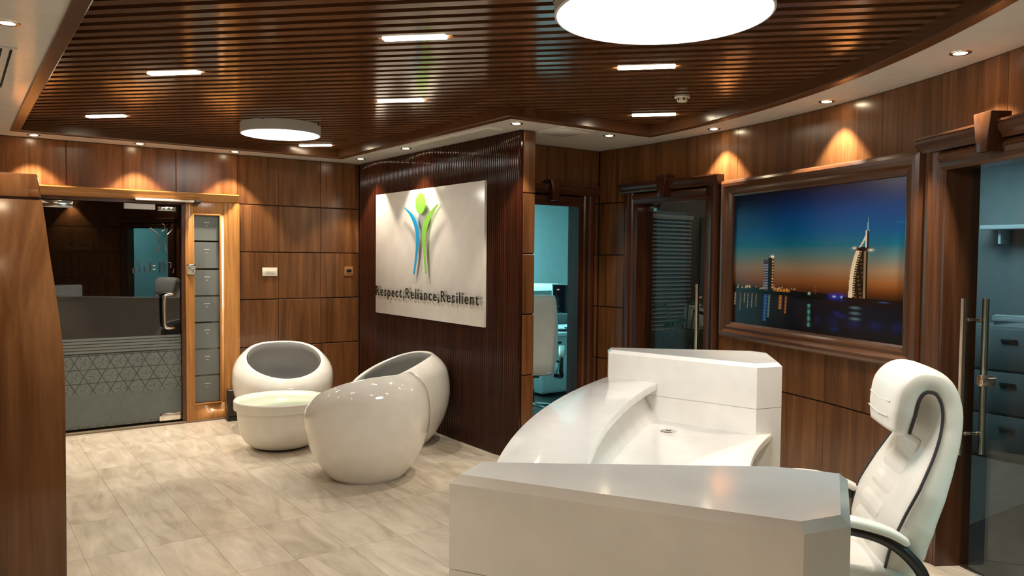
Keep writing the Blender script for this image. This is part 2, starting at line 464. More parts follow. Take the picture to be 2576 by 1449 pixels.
# ------------------------------------------------------------------ ceiling lights
def round_lamp(cx, cy_, r, label):
    t = thing('round_ceiling_lamp', label, 'ceiling lamp', (cx, cy_, 2.645))
    obj('housing', lathe([(r-.012, 0), (r, 0), (r, -.078), (r-.004, -.082), (r-.010, -.082), (r-.010, -.07)], 72), 'lamp_white', t, smooth=40)
    obj('diffuser', lathe([(0.0001, -.076), (r*.7, -.077), (r-.011, -.076)], 72), 'round_emit', t, smooth=40)
    for k in range(4):
        a = R(45+90*k); p = ((r+.004)*math.cos(a), (r+.004)*math.sin(a))
        obj('clip', box(-.008, .008, -.012, .004, -.016, 0), 'chrome', t, (*p, 0), a-R(90), bevel=.002)
round_lamp(2.16, 6.23, .312, 'smaller round white disc lamp on the slatted ceiling near the entrance')
round_lamp(2.31, 2.22, .430, 'large round glowing white disc lamp over the reception desk')
t = None
barp = [(1.059, 4.854, 'nearest the slotted ceiling grille'), (1.842, 3.387, 'closest to the large disc lamp'), (3.126, 3.121, 'between large disc lamp and smoke detector'),
        (.953, 6.678, 'nearest the glass entrance door'), (2.438, 4.728, 'facing the middle of the white sign board'), (4.137, 4.047, 'between smoke detector and office doorway'), (2.796, 7.154, 'beside the small disc lamp')]
for x, y, where in barp:
    s = (x+y)/math.sqrt(2); tt = (x-y)/math.sqrt(2)
    k = round((s-(S0-.024))/SP); s = S0-.024+SP*k
    t = thing('ceiling_light_bar', 'thin glowing light bar in the ceiling slats '+where, 'light bar', ((s+tt)/math.sqrt(2), (s-tt)/math.sqrt(2), 2.645), R(-45), 'light bars in the slatted ceiling')
    obj('lens', box(-.155, .155, -.0235, .0235, -.006, .004), 'bar_emit', t, bevel=.002)
    obj('housing', box(-.185, .185, -.022, .022, .006, .05), 'switch_wood', t)
def downlight(x, y, label, group, power=1.0):
    t = thing('recessed_downlight', label, 'downlight', (x, y, H), 0, group)
    obj('trim_ring', lathe([(.030, .000), (.034, -.004), (.046, -.004), (.050, 0)], 28), 'chrome', t, smooth=40)
    obj('bulb', lathe([(.0001, -.0065), (.018, -.006), (.030, -.003)], 24), 'bulb_emit', t, smooth=40)
    L = bpy.data.lights.new('downlight_beam', 'SPOT'); L.energy = P_SPOT*4*power; L.color = WARM; L.spot_size = R(84); L.spot_blend = .35; L.shadow_soft_size = .03
    o = bpy.data.objects.new('beam', L); col.objects.link(o); o.parent = t; o.location = (0, 0, -.014)
for x, y, where in ((.568, 7.655, 'above the glass door by the wooden pier'), (1.375, 7.645, 'above the middle of the oak entrance head'), (2.206, 7.640, 'above the frosted sidelight')):
    downlight(x, y, 'small recessed downlight in the white ceiling border '+where, 'downlights above the entrance')
for x, y, where in ((3.375, 7.376, 'in the corner of panelled and reeded walls'), (3.375, 6.403, 'above the logo of the sign board'), (3.385, 4.70, 'at the pillar end of the reeded wall')):
    downlight(x, y, 'small recessed downlight in the white ceiling '+where, 'downlights along the sign wall', .55)
downlight(4.303, 4.70, 'small recessed downlight in the ceiling outside the office doorway', None, .4)
for x, y, where in ((4.69, 3.963, 'between narrow glass door and picture'), (4.425, 2.857, 'above the middle of the picture'), (3.885, 1.817, 'above the wide glass door')):
    downlight(x, y, 'small recessed downlight in the curved ceiling border '+where, 'downlights along the curved wall')
downlight(.207, 4.017, 'small recessed downlight in the glossy white ceiling beside the wooden pier', None, .8)
for x, y, k in ((3.03, .72, .6), (.12, 2.36, .75), (.20, .75, .38), (.20, -.45, .4), (.20, 5.75, .6), (1.75, -.55, .9)): downlight(x, y, 'small unseen recessed downlight added to light the near side of the reception', 'added unseen downlights around the reception', k)  # unseen downlights added to fill the near side; the pier one is inferred
# smoke detector
t = thing('smoke_detector', 'small white smoke detector on the slatted ceiling', 'smoke detector', (3.82, 3.49, 2.645))
obj('base', lathe([(.0001, 0), (.048, 0), (.05, -.012), (.046, -.018), (.0001, -.018)], 28), 'switch_white', t, smooth=40)
obj('sensor_head', lathe([(.034, -.016), (.034, -.034), (.026, -.042), (.0001, -.043)], 24), 'switch_white', t, smooth=40)
for k in range(6):
    a = R(60*k); obj('fin', box(-.003, .003, -.004, .004, -.034, -.018), 'black_plastic', t, (.034*math.cos(a), .034*math.sin(a), 0), a)
# vents
def linear_vent(name, label, cx, cy_, lx, ly, n, along='y'):
    t = thing(name, label, 'air vent', (cx, cy_, H))
    e = .018
    obj('vent_frame', [box(-lx/2, lx/2, -ly/2, -ly/2+e, -.010, 0), box(-lx/2, lx/2, ly/2-e, ly/2, -.010, 0), box(-lx/2, -lx/2+e, -ly/2+e, ly/2-e, -.010, 0), box(lx/2-e, lx/2, -ly/2+e, ly/2-e, -.010, 0)], 'ceiling_white', t)
    obj('backing', box(-lx/2+e, lx/2-e, -ly/2+e, ly/2-e, -.002, 0), 'black_void', t)
    wdt = (lx-2*e)/n
    for k in range(n):
        xx = -lx/2+e+wdt*(k+.5); obj('vane', box(-wdt*.28, wdt*.28, -ly/2+e, ly/2-e, -.009, -.003), 'ceiling_white', t, (xx, 0, 0))
linear_vent('linear_air_grille', 'long narrow slotted air grille in the white ceiling beside the sign wall', 3.395, 5.60, .135, 1.22, 4)
linear_vent('square_air_diffuser', 'white slotted air grille in the ceiling beside the wooden pier', .12, 5.02, .30, 1.10, 5)
t = thing('ceiling_access_panel', 'dented white access hatch in the ceiling by the wooden pillar end', 'ceiling hatch', (3.90, 4.775, H))
obj('hatch_frame', [box(-.15, .15, -.19, -.175, -.008, 0), box(-.15, .15, .175, .19, -.008, 0), box(-.15, -.135, -.175, .175, -.008, 0), box(.135, .15, -.175, .175, -.008, 0)], 'ceiling_white', t)
obj('hatch_lid', box(-.130, .130, -.170, .170, -.014, -.001), 'ceiling_white', t, bevel=.006, rot=(R(1.2), R(1.5), 0))

# ------------------------------------------------------------------ sign board on the reeded wall
sign = thing('sign_board', 'large white glossy sign board with green and blue figure logo on the reeded wall', 'sign', (XB-.013, 6.36, 1.022))
obj('board', box(-.026, 0, -1.008, 1.008, 0, 1.205), 'board_white', sign, bevel=.004)
FXS = -.026; TH = .036
def signpoly(pts):   # (Y, z) world -> local (y,z)
    return [(a-6.36, b-1.022) for a, b in pts]
bl_o = catmull([(6.677, 2.069, 0), (6.509, 1.994, 0), (6.413, 1.900, 0), (6.384, 1.790, 0), (6.411, 1.617, 0), (6.466, 1.433, 0), (6.488, 1.349, 0)], 6)
bl_i = catmull([(6.682, 2.062, 0), (6.577, 1.997, 0), (6.487, 1.901, 0), (6.444, 1.791, 0), (6.452, 1.617, 0), (6.494, 1.433, 0), (6.514, 1.349, 0)], 6)
gr_i = catmull([(6.046, 2.067, 0), (6.185, 1.999, 0), (6.302, 1.905, 0), (6.323, 1.798, 0), (6.299, 1.617, 0), (6.266, 1.446, 0), (6.248, 1.348, 0)], 6)
gr_o = catmull([(6.038, 2.060, 0), (6.114, 1.996, 0), (6.210, 1.894, 0), (6.255, 1.779, 0), (6.258, 1.617, 0), (6.238, 1.446, 0), (6.222, 1.348, 0)], 6)
def strip(A, B): return [(p.x, p.y) for p in A]+[(p.x, p.y) for p in reversed(B)]
head = [(6.36+.093*math.cos(2*math.pi*i/40), 2.088+.097*math.sin(2*math.pi*i/40)) for i in range(40)]
cb = [p for p in bl_o if p.y > 1.43], [p for p in bl_i if p.y > 1.43]
cg = [p for p in gr_i if p.y > 1.43], [p for p in gr_o if p.y > 1.43]
for nm, full, face, mt in (('logo_head', head, head, 'logo_green'), ('logo_arm', strip(bl_o, bl_i), strip(*cb), 'logo_blue'), ('logo_arm', strip(gr_i, gr_o), strip(*cg), 'logo_green')):
    body = obj(nm, prism_yz(signpoly(full), FXS-TH, FXS-.0005), 'clear_acrylic', sign)
    obj('colour_face', prism_yz(signpoly(face), FXS-TH-.003, FXS-TH-.0005), mt, body)
TXT = 'Respect,Reliance,Resilient'
widths = []; meshes = []
dg = None
for ch in TXT:
    cu = bpy.data.curves.new('letter', 'FONT'); cu.body = ch; cu.size = .138; cu.offset = .0016; cu.resolution_u = 3
    to = bpy.data.objects.new('letter_tmp', cu); col.objects.link(to)
    dg = bpy.context.evaluated_depsgraph_get(); dg.update()
    me = bpy.data.meshes.new_from_object(to.evaluated_get(dg)); xs = [v.co.x for v in me.vertices]
    widths.append((min(xs), max(xs))); meshes.append(me)
    bpy.data.objects.remove(to)
tot = sum(b_-a for a, b_ in widths); gapx = (1.915-tot)/(len(TXT)-1)
ypos = 7.287
lm = Matrix(((0, 0, -1, 0), (-1, 0, 0, 0), (0, 1, 0, 0), (0, 0, 0, 1)))
for (a, b_), me in zip(widths, meshes):
    for depth0, depth1, mt, nm in ((.0005, .034, 'clear_acrylic', 'letter'), (.0345, .0375, 'black_acrylic', 'letter_face')):
        bm = bmesh.new(); bm.from_mesh(me)
        bmesh.ops.remove_doubles(bm, verts=bm.verts, dist=1e-5)
        r_ = bmesh.ops.extrude_face_region(bm, geom=bm.faces[:])
        for v_ in r_['geom']:
            if isinstance(v_, bmesh.types.BMVert): v_.co.z = depth1
        for v_ in bm.verts:
            if v_.co.z < depth1-1e-5: v_.co.z = depth0
            v_.co.x -= a
        bmesh.ops.transform(bm, matrix=lm, verts=bm.verts)
        bmesh.ops.recalc_face_normals(bm, faces=bm.faces)
        m2 = bpy.data.meshes.new(nm); bm.to_mesh(m2); bm.free(); m2.materials.append(MATS[mt])
        if nm == 'letter': L0 = obj('letter', m2, None, sign, (FXS, ypos-6.36, 1.205-1.022))
        else: obj('letter_face', m2, None, L0)
    ypos -= (b_-a)+gapx

# ------------------------------------------------------------------ door builders
def frame_profile(w_, d):  # stepped architrave profile (u across, y depth; room side is -y)
    return [(0, 0), (0, -d*.55), (w_*.12, -d*.9), (w_*.25, -d), (w_*.42, -d), (w_*.5, -d*.72), (w_*.72, -d*.62), (w_*.80, -d*.42), (w_, -d*.36), (w_, 0)]
def wood_door(name, loc, rz, mat='moulding', ow=.545, iw=.40, top=2.08, depth=.15, keystone=True, sag=.0):
    d = struct(name, loc=loc, rz=rz)
    fw = ow-iw-.02
    pr = frame_profile(fw, .055)
    for s in (-1, 1):
        pl = [(s*(ow-u), y) for u, y in pr]
        obj('architrave', prism(pl, 0, top+.085), mat, d)
        obj('jamb_lining', box(min(s*iw, s*(iw+.02)), max(s*iw, s*(iw+.02)), -.018, depth, 0, top+.02), mat, d)
    pr2 = [(-.0, top+.085), (-.030, top+.080), (-.045, top+.066), (-.05, top+.045), (-.036, top+.025), (-.03, top), (-.02, top-.015), (0, top-.015)]
    obj('head_board', prism_yz(pr2, -ow+fw*.9, ow-fw*.9), mat+'_h', d)
    obj('head_lining', box(-iw, iw, -.018, depth, top-.002, top+.02), mat+'_h', d)
    pr3 = [(0, top+.085), (-.055, top+.085), (-.06, top+.10), (-.075, top+.115), (-.085, top+.135), (-.085, top+.150), (-.095, top+.155), (-.095, top+.165), (0, top+.165)]
    obj('cornice', prism_yz(pr3, -ow-.03, ow+.03), mat+'_h', d)
    if keystone:
        kp = [(-.034, top+.02), (.034, top+.02), (.062, top+.205), (-.062, top+.205)]
        obj('keystone', prism_xz(kp, -.125, -.02), mat, d, bevel=.006)
    return d
def pull_handle(parent, x, yg, z0, z1, mat='steel_pull'):
    for sy in (-1, 1):
        h = obj('pull_bar', cyl((x, yg+sy*.062, z0), (x, yg+sy*.062, z1), .0165, 16), mat, parent, smooth=40)
        for zz in (z0+.11, z1-.11):
            obj('standoff', [cyl((x, yg+sy*.006, zz), (x, yg+sy*.055, zz), .008, 12), cyl((x, yg+sy*.028, zz), (x, yg+sy*.036, zz), .012, 12)], mat, h, smooth=40)
def glass_leaf(d, iw, top, y, hx, z0, z1, lock=True, mat='room_glass'):
    leaf = obj('glass_leaf', box(-iw+.006, iw-.006, y-.005, y+.005, .02, top-.012), mat, d)
    hs = 1 if hx < 0 else -1
    for zz in ((.02, .09), (top-.075, top-.012)):
        obj('patch_fitting', [box(min(hs*(iw-.006), hs*(iw-.17)), max(hs*(iw-.006), hs*(iw-.17)), y-.014, y+.014, *zz)], 'chrome', leaf, bevel=.003)
    pull_handle(d, hx, y, z0, z1)
    if lock:
        obj('lock_cylinder', [cyl((hx+.10, y-.035, 1.0), (hx+.10, y+.035, 1.0), .028, 20)], 'steel_pull', d, smooth=40, bevel=.002)
    return leaf
# office doorway in the recess
d_off = wood_door('door_2', (4.272, YC, 0), 0, 'walnut_dark', .53, .345, 2.075, .13)
# door D1, D2, D3 in the curved wall
droot = {}
for k, nm, in (('d1', 'door_3'), ('d2', 'door_4'), ('d3', 'door_5')):
    a = DOORS[k]; px, py = dpt(a, DR-.022)
    droot[k] = wood_door(nm, (px, py, 0), R(a-90), 'moulding' if k != 'd1' else 'walnut_dark', .545, .40, 2.085, .17)
glass_leaf(droot['d1'], .40, 2.085, .10, .275, .56, 1.40)
glass_leaf(droot['d2'], .40, 2.085, .125, -.352, .60, 1.41)

# entrance door (honey oak) in wall A
e = struct('door_1', loc=(0, YA, 0))
F0 = -.05
obj('head_architrave', [prism_yz([(0.01, 2.10), (F0*.5, 2.10), (F0, 2.108), (F0-.005, 2.13), (F0-.018, 2.142), (F0-.022, 2.165), (F0-.035, 2.172), (F0-.035, 2.183), (.01, 2.183)], .44, 2.275)], 'honey_oak_h', e)
obj('architrave', prism([(2.285, .01), (2.285, F0-.012), (2.262, F0-.016), (2.235, F0-.006), (2.22, F0+.006), (2.19, F0+.010), (2.176, F0+.022), (2.15, F0+.024), (2.15, .01)], 0, 2.10), 'honey_oak', e)
obj('architrave', prism([(.445, .01), (.445, F0-.012), (.47, F0-.016), (.50, F0-.006), (.54, F0+.010), (.58, F0+.022), (.60, F0+.024), (.60, .01)], 0, 2.10), 'honey_oak', e)
obj('mullion', [box(1.795, 1.862, -.028, .10, 0, 2.10), box(1.815, 1.845, -.036, -.028, 0, 2.10)], 'honey_oak', e, bevel=.004)
obj('door_jamb', box(1.762, 1.795, -.012, .10, 0, 2.09), 'moulding', e)
obj('head_jamb', box(.60, 1.795, .0, .10, 2.068, 2.10), 'moulding', e)
side = obj('sidelight_frame', [box(1.862, 2.15, -.022, .08, 1.985, 2.10), box(1.862, 2.15, -.022, .08, 0, .165), box(2.112, 2.15, -.022, .08, .165, 1.985)], 'honey_oak', e, bevel=.004)
obj('glazing_bead', [box(1.862, 2.118, -.030, -.018, .160, .176), box(1.862, 2.118, -.030, -.018, 1.975, 1.990), box(1.860, 1.872, -.030, -.018, .17, 1.985), box(2.106, 2.118, -.030, -.018, .17, 1.985)], 'honey_oak', side, bevel=.004)
obj('sidelight_pane', box(1.865, 2.112, .012, .020, .16, 1.99), 'door_glass', side)
zb = [.168, .436, .692, .948, 1.203, 1.462, 1.728, 1.985]
for a, b_ in zip(zb[:-1], zb[1:]):
    p_ = obj('frosted_panel', box(1.872, 2.106, .009, .0115, a+.008, b_-.008), 'frost', e)
    zc = (a+b_)/2+.05
    obj('etched_mark', [box(1.97, 2.02, .0075, .0085, zc, zc+.006), box(1.985, 2.005, .0075, .0085, zc-.03, zc-.026)], 'switch_white', p_)
leaf = obj('glass_leaf', box(.604, 1.760, .030, .042, .035, 2.064), 'door_glass', e)
zt = .842
for k in range(5):
    obj('frosted_stripe', box(.606, 1.758, .026, .0285, zt-.028*k-.021, zt-.028*k), 'frost', leaf)
obj('frosted_film', box(.606, 1.758, .026, .0285, .04, zt-.145), 'frost_pattern', leaf)
obj('frosted_band', box(.606, 1.758, .0235, .0255, .06, .34), 'frost_faint', leaf)
obj('patch_fitting', [box(.604, .87, .016, .056, 2.0, 2.064)], 'chrome', leaf, bevel=.004)
obj('patch_fitting', [box(1.56, 1.76, .014, .058, .030, .105)], 'chrome', leaf, bevel=.006)
obj('magnet_plate', [box(1.275, 1.535, -.012, .028, 2.012, 2.062)], 'lamp_white', leaf, bevel=.004)
obj('lock_plate', [box(1.56, 1.72, .006, .028, 2.005, 2.045), box(1.575, 1.62, 0, .006, 2.012, 2.040), box(1.65, 1.70, 0, .006, 2.012, 2.040)], 'chrome', leaf, bevel=.003)
obj('closer_rail', box(1.355, 1.865, F0-.045, F0-.02, 2.088, 2.108), 'switch_white', e, bevel=.003)
obj('closer_stop', [box(1.858, 1.915, F0-.05, F0+.02, 2.078, 2.110), box(1.875, 1.895, F0-.056, F0-.05, 2.085, 2.103)], 'black_plastic', e, bevel=.004)
obj('latch_keeper', [box(1.80, 1.885, -.052, -.026, 1.412, 1.505), box(1.80, 1.885, -.060, -.052, 1.49, 1.505), box(1.835, 1.85, -.066, -.052, 1.44, 1.47)], 'chrome', e, bevel=.003)
hp = catmull([(1.70, .028, 1.225), (1.675, -.035, 1.228), (1.615, -.055, 1.222), (1.60, -.06, 1.19), (1.60, -.06, 1.06), (1.605, -.06, .935), (1.63, -.055, .912), (1.685, -.02, .91), (1.70, .028, .912)], 5)
obj('door_handle', tube(hp, .0145, 10), 'chrome', e, smooth=40)
# etched figure and lettering strokes on the glass (seen from behind)
def px_a(x, y, Y_=YA+.026):    # photo pixel -> point on the glass plane (the glass gives the distance)
    d = right*((x-1288)/1970.9) - up*((y-724.5)/1970.9) + fwd; t_ = Y_/d.y
    return (d.x*t_, Y_-YA, CAM_H+d.z*t_)
et = obj('etched_logo', join([tube([px_a(*q) for q in ((378, 573), (387, 579), (394, 585), (399, 592), (401, 603), (402, 614), (400, 625), (397, 635))], .0055, 6),
    tube([px_a(*q) for q in ((434, 577), (428, 583), (421, 590), (416, 597), (415, 607), (416, 618), (417, 628), (419, 636))], .0055, 6),
    tube([px_a(*q) for q in ((408, 562), (413, 565), (415, 570), (414, 576), (411, 580), (407, 581))], .0045, 6)]), 'chrome', e)
for seg in (((334, 675), (335, 687)), ((338, 673), (341, 687)), ((349, 660), (352, 672), (351, 686)), ((363, 671), (365, 686)), ((378, 660), (378, 685)), ((384, 669), (391, 668)), ((384, 678), (391, 677)), ((402, 660), (402, 686)), ((412, 660), (416, 673), (414, 687)), ((424, 660), (430, 661), (430, 670), (427, 674)), ((438, 676), (435, 687))):
    obj('etched_stroke', tube([px_a(*q) for q in seg], .0045, 6), 'chrome', e)
obj('threshold', box(.45, 2.29, -.03, .22, -.004, .012), 'threshold_stone', e, bevel=.003)
# corridor beyond the entrance
struct('wall_corridor', [box(-.4, 3.4, 10.2, 10.3, 0, 2.6), box(-.5, -.4, 7.99, 10.3, 0, 2.6), box(3.3, 3.4, 7.99, 10.3, 0, 2.6), box(-.5, 3.4, 7.99, 10.3, 2.55, 2.65)], 'corridor_wall')
t = thing('corridor_reflection_plate', 'pale plate in the dark corridor standing in for a reflection in the entrance glass', 'reflection', (1.18, 10.2, 1.70))  # reflection on the entrance glass, modelled as a pale plate behind it
obj('sheet', box(-.13, .13, -.012, 0, -.05, .05), 'switch_white', t, bevel=.002)
obj('plate_line', box(-.10, .10, -.014, -.012, -.006, .006), 'black_plastic', t)

# ------------------------------------------------------------------ wall fittings
def wall_plate(name, label, cat, x0, x1, z0, z1, mat):
    t = thing(name, label, cat, ((x0+x1)/2, YA, (z0+z1)/2)); hw, hh = (x1-x0)/2, (z1-z0)/2
    obj('plate', box(-hw, hw, -.010, 0, -hh, hh), mat, t, bevel=.003); return t, hw, hh
t, hw, hh = wall_plate('light_switch', 'white four-gang light switch plate on the panelled wall', 'light switch', 2.525, 2.676, 1.390, 1.476, 'switch_white')
for k in range(4): obj('rocker', box(-.011, .011, -.016, -.010, -.018, .018), 'switch_white', t, (-.0375+.025*k, 0, 0), bevel=.003, rot=(R(6), 0, 0))
t, hw, hh = wall_plate('thermostat', 'square brown thermostat with dark display in the wall corner', 'thermostat', 3.40, 3.50, 1.388, 1.487, 'switch_wood')
obj('display', box(-.028, .028, -.0125, -.0100, -.015, .018), 'dark_glass', t, bevel=.001)
obj('bezel', [box(-.036, .036, -.014, -.010, .018, .026), box(-.036, .036, -.014, -.010, -.024, -.015)], 'switch_wood', t, bevel=.001)

# ------------------------------------------------------------------ egg chairs
ZS = [0, .012, .05, .12, .22, .32, .42, .52, .62, .70, .78, .85]
RS = [.262, .276, .312, .360, .412, .444, .458, .455, .436, .408, .366, .310]
def egg_r(z): return interp(z, ZS, RS)
ZZ = np.linspace(0, .85, 60); kern = np.array([1, 2, 3, 2, 1])/9
RRs = np.convolve(np.pad([egg_r(q) for q in ZZ], 2, mode='edge'), kern, 'valid')
def egg_rs(z): return float(np.interp(z, ZZ, RRs))
def egg_chair(name, label, loc, face):
    t = thing(name, label, 'armchair', loc, face)       # local +x is the open front
    NT = 72; NP = 26
    def rim(th):
        c = (1+math.cos(th))/2                      # 1 front, 0 back
        return .485+.275*(1-c**1.55)
    v = []; f = []
    lipn = 8
    rows = NP+1+lipn+7
    for i in range(NT):
        th = 2*math.pi*i/NT; zr = rim(th); prof = []
        for j in range(NP+1):
            q = j/NP; z = zr*q
            prof.append((egg_rs(z)-.060*max(0, 1-(zr-z)/.15)**2.2, z))
        r1 = prof[-1][0]; lt = .019
        dr = (prof[-1][0]-prof[-3][0]); dz = (prof[-1][1]-prof[-3][1]); L = math.hypot(dr, dz); tx, tz = dr/L, dz/L
        nx, nz = -tz, tx                             # inward normal
        c0 = (r1+nx*lt, zr+nz*lt)
        for j in range(1, lipn+1):
            a = math.pi*j/lipn
            prof.append((c0[0]-nx*lt*math.cos(a)+tx*lt*math.sin(a), c0[1]-nz*lt*math.cos(a)+tz*lt*math.sin(a)))
        p0 = prof[-1]
        for j in range(1, 8):
            q = j/7; z = p0[1]-.008*q
            prof.append((p0[0]+.004*q*(1 if tx < 0 else 0), z))
        for r_, z in prof: v.append((r_*math.cos(th), r_*math.sin(th), z))
    Lp = len(prof)
    for i in range(NT):
        k = (i+1) % NT
        for j in range(Lp-1): f.append((i*Lp+j, k*Lp+j, k*Lp+j+1, i*Lp+j+1))
    f.append(tuple(i*Lp for i in range(NT))[::-1])
    obj('shell', (v, f), 'gloss_white', t, smooth=60)
    # upholstered lining
    v = []; f = []; NL = 14
    for i in range(NT):
        th = 2*math.pi*i/NT; zr = rim(th)
        for j in range(NL+1):
            q = j/NL; z = (zr-.006)*(1-q)+.33*q
            rr = min(egg_rs(z)-.060, egg_rs(zr)-.0985+.17*max(0, q-.06))-.012*math.sin(math.pi*min(1, q*4))
            if q > .85: rr -= .05*((q-.85)/.15)**2
            v.append((rr*math.cos(th), rr*math.sin(th), z))
    n_ = NL+1
    for i in range(NT):
        k = (i+1) % NT
        for j in range(NL): f.append((i*n_+j, i*n_+j+1, k*n_+j+1, k*n_+j))
    obj('lining', (v, f), 'lining_grey', t, smooth=60)
    obj('seat_cushion', lathe([(.0001, .30), (.33, .30), (.352, .32), (.355, .355), (.335, .38), (.25, .392), (.0001, .397)], 48), 'seat_grey', t, smooth=50)
    obj('base_ring', lathe([(.245, -.001), (.262, 0), (.262, .006), (.245, .006)], 48), 'black_plastic', t)
    return t
TC = (2.227, 6.427)
def face_to(p, q): return math.atan2(q[1]-p[1], q[0]-p[0])
c1, c2, c3 = (2.525, 7.23), (3.10, 6.03), (2.455, 5.24)
egg_chair('egg_chair', 'white glossy egg chair with grey lining standing against the panelled wall', (*c1, 0.001), face_to(c1, TC)+R(10))
egg_chair('egg_chair', 'white glossy egg chair with grey lining beside the reeded sign wall', (*c2, 0.001), face_to(c2, TC)+R(12))
egg_chair('egg_chair', 'white glossy egg chair standing with its closed back toward the reception desk', (*c3, 0.001), face_to(c3, TC)+R(5))
# coffee table
t = thing('coffee_table', 'low white bowl-shaped coffee table with inset pale green glass top', 'coffee table', (*TC, 0))
obj('shadow_gap_ring', lathe([(.0001, 0.001), (.205, .001), (.205, .014), (.0001, .014)], 48), 'black_plastic', t)  # dark shadow gap at the table base, made as a black disc
obj('bowl', lathe([(.0001, .012), (.20, .012), (.238, .022), (.290, .062), (.325, .12), (.345, .20), (.354, .30), (.355, .330)], 72), 'table_white', t, smooth=50)
obj('rim', lathe([(.338, .328), (.373, .328), (.380, .334), (.381, .400), (.375, .407), (.367, .406), (.353, .390), (.338, .384)], 72), 'table_white', t, smooth=40)
obj('glass_top', lathe([(.0001, .386), (.30, .386), (.339, .385), (.341, .378), (.0001, .378)], 72), 'mint_glass', t, smooth=40)
# black box by the door frame
t = thing('floor_box', 'small black box with ribbed face on the floor between oak door frame and egg chair', 'box', (2.235, 7.715, 0), R(-4))
obj('body', prism_yz([(-.045, .03), (.035, .03), (.035, .30), (-.025, .30), (-.032, .285)], -.095, .125), 'black_leather', t, bevel=.012)
obj('plinth', box(-.105, .17, -.07, .045, 0.001, .034), 'black_plastic', t, bevel=.008)
obj('face_rib', box(-.03, .09, -.047, -.040, .12, .124), 'chrome', t)
obj('face_panel', prism_yz([(-.049, .06), (-.040, .06), (-.034, .25), (-.043, .25)], -.06, .10), 'black_leather', t, bevel=.003)

# ------------------------------------------------------------------ wooden pier (left foreground)
pier = thing('wooden_pier', 'tall polished wood pier with tapered curved top at the edge of the lounge', 'pier', (0, 2.60, 0))
lev = [0, .65, 1.18, 1.30, 1.41, 1.50, 1.60, 1.69, 1.755]
pxx = [.260, .260, .262, .261, .252, .243, .232, .224, .217]
rec = [0, 0, 0, .006, .020, .034, .050, .066, .078]
def pier_ring(z, x, d): return [(-.62, d, z), (x, d, z), (x, .34-d*.5, z), (-.62, .34-d*.5, z)]
QF = [(3, 2, 1, 0), (4, 5, 6, 7)]+[(k, (k+1) % 4, 4+(k+1) % 4, 4+k) for k in range(4)]
v = []; f = []
for z, x, d in zip(lev, pxx, rec): v += pier_ring(z, x, d)
for j in range(len(lev)-1):
    for k in range(4): f.append((4*j+k, 4*j+(k+1) % 4, 4*j+4+(k+1) % 4, 4*j+4+k))
f += [(3, 2, 1, 0), tuple(range(4*len(lev)-4, 4*len(lev)))]
obj('shaft', (v, f), 'pier_wood', pier, smooth=30)
obj('groove', (pier_ring(1.754, .211, .084)+pier_ring(1.764, .210, .085), QF), 'moulding', pier)
obj('cap', (pier_ring(1.762, .216, .079)+pier_ring(1.832, .208, .090), QF), 'pier_wood', pier, bevel=.006)

# ------------------------------------------------------------------ reception desk
KD = .927                       # plan measured for a 1.05 m end block, rescaled to the 1.09 m one (work surface at .74)
HD, HC, HW = 1.09, .942, .740
S = lambda P: [(x*KD, y*KD) for x, y in P]
desk = thing('reception_desk', 'glossy white curved reception desk with two tall wedge end blocks', 'reception desk', (0, 0, 0))
near = S([(1.012, 1.680), (1.150, 1.765), (1.790, 1.285), (1.885, 1.130), (1.560, .925), (1.432, .952)])
far = S([(3.300, 3.592), (3.203, 3.480), (3.441, 2.588), (3.607, 2.553), (3.925, 2.868), (3.925, 3.005)])
SEAM = .868
for P in (near, far):
    bl = obj('end_block', prism(P, .0, SEAM-.0015), 'desk_white', desk)
    up_ = obj('upper_block', prism(P, SEAM+.0015, HD), 'desk_white', desk)
    # chamfer the top edge
    bm = bmesh.new(); bm.from_mesh(up_.data)
    ed = [e_ for e_ in bm.edges if all(v_.co.z > HD-1e-4 for v_ in e_.verts)]
    bmesh.ops.bevel(bm, geom=ed, offset=.019, segments=1, affect='EDGES'); bm.to_mesh(up_.data); bm.free()
    up_.data.shade_flat()
    cxp = sum(p[0] for p in P)/6; cyp = sum(p[1] for p in P)/6
    obj('seam_core', prism([(cxp+(x-cxp)*.992, cyp+(y-cyp)*.992) for x, y in P], SEAM-.002, SEAM+.002), 'lamp_white', bl)
OC, OR = (5.509*KD, -1.342*KD), 5.344*KD
IC, IR = (6.475*KD, -2.685*KD), 6.654*KD
EC, ER = (4.785*KD, -.429*KD), 3.239*KD
def arc(c, r, p0, p1, n=36):
    a0 = math.atan2(p0[1]-c[1], p0[0]-c[0]); a1 = math.atan2(p1[1]-c[1], p1[0]-c[0])
    return [(c[0]+r*math.cos(a0+(a1-a0)*i/n), c[1]+r*math.sin(a0+(a1-a0)*i/n)) for i in range(n+1)]
o0, o1 = (1.19*KD, 1.835*KD), (3.204*KD, 3.480*KD)
i0, i1 = (1.50*KD, 1.72*KD), (3.298*KD, 3.158*KD)
Oa = arc(OC, OR, o0, o1); Ia = arc(IC, IR, i0, i1)
obj('counter_top', prism(Oa+Ia[::-1], HC-.040, HC), 'desk_white', desk, bevel=.004)
Of = arc(OC, OR-.03, o0, o1); Of2 = arc(OC, OR-.05, o0, o1)
obj('front_panel', prism(Of+Of2[::-1], 0, HC-.0395), 'desk_white', desk, smooth=20)
Ip0 = arc(IC, IR+.10, i0, i1); Ip1 = arc(IC, IR+.002, i0, i1); n_ = len(Ip0)
v = [(x, y, HC-.039) for x, y in Ip0]+[(x, y, HW-.001) for x, y in Ip1]+[(x, y, HW-.001) for x, y in arc(IC, IR+.02, i0, i1)]+[(x, y, HC-.039) for x, y in arc(IC, IR+.118, i0, i1)]
f = []
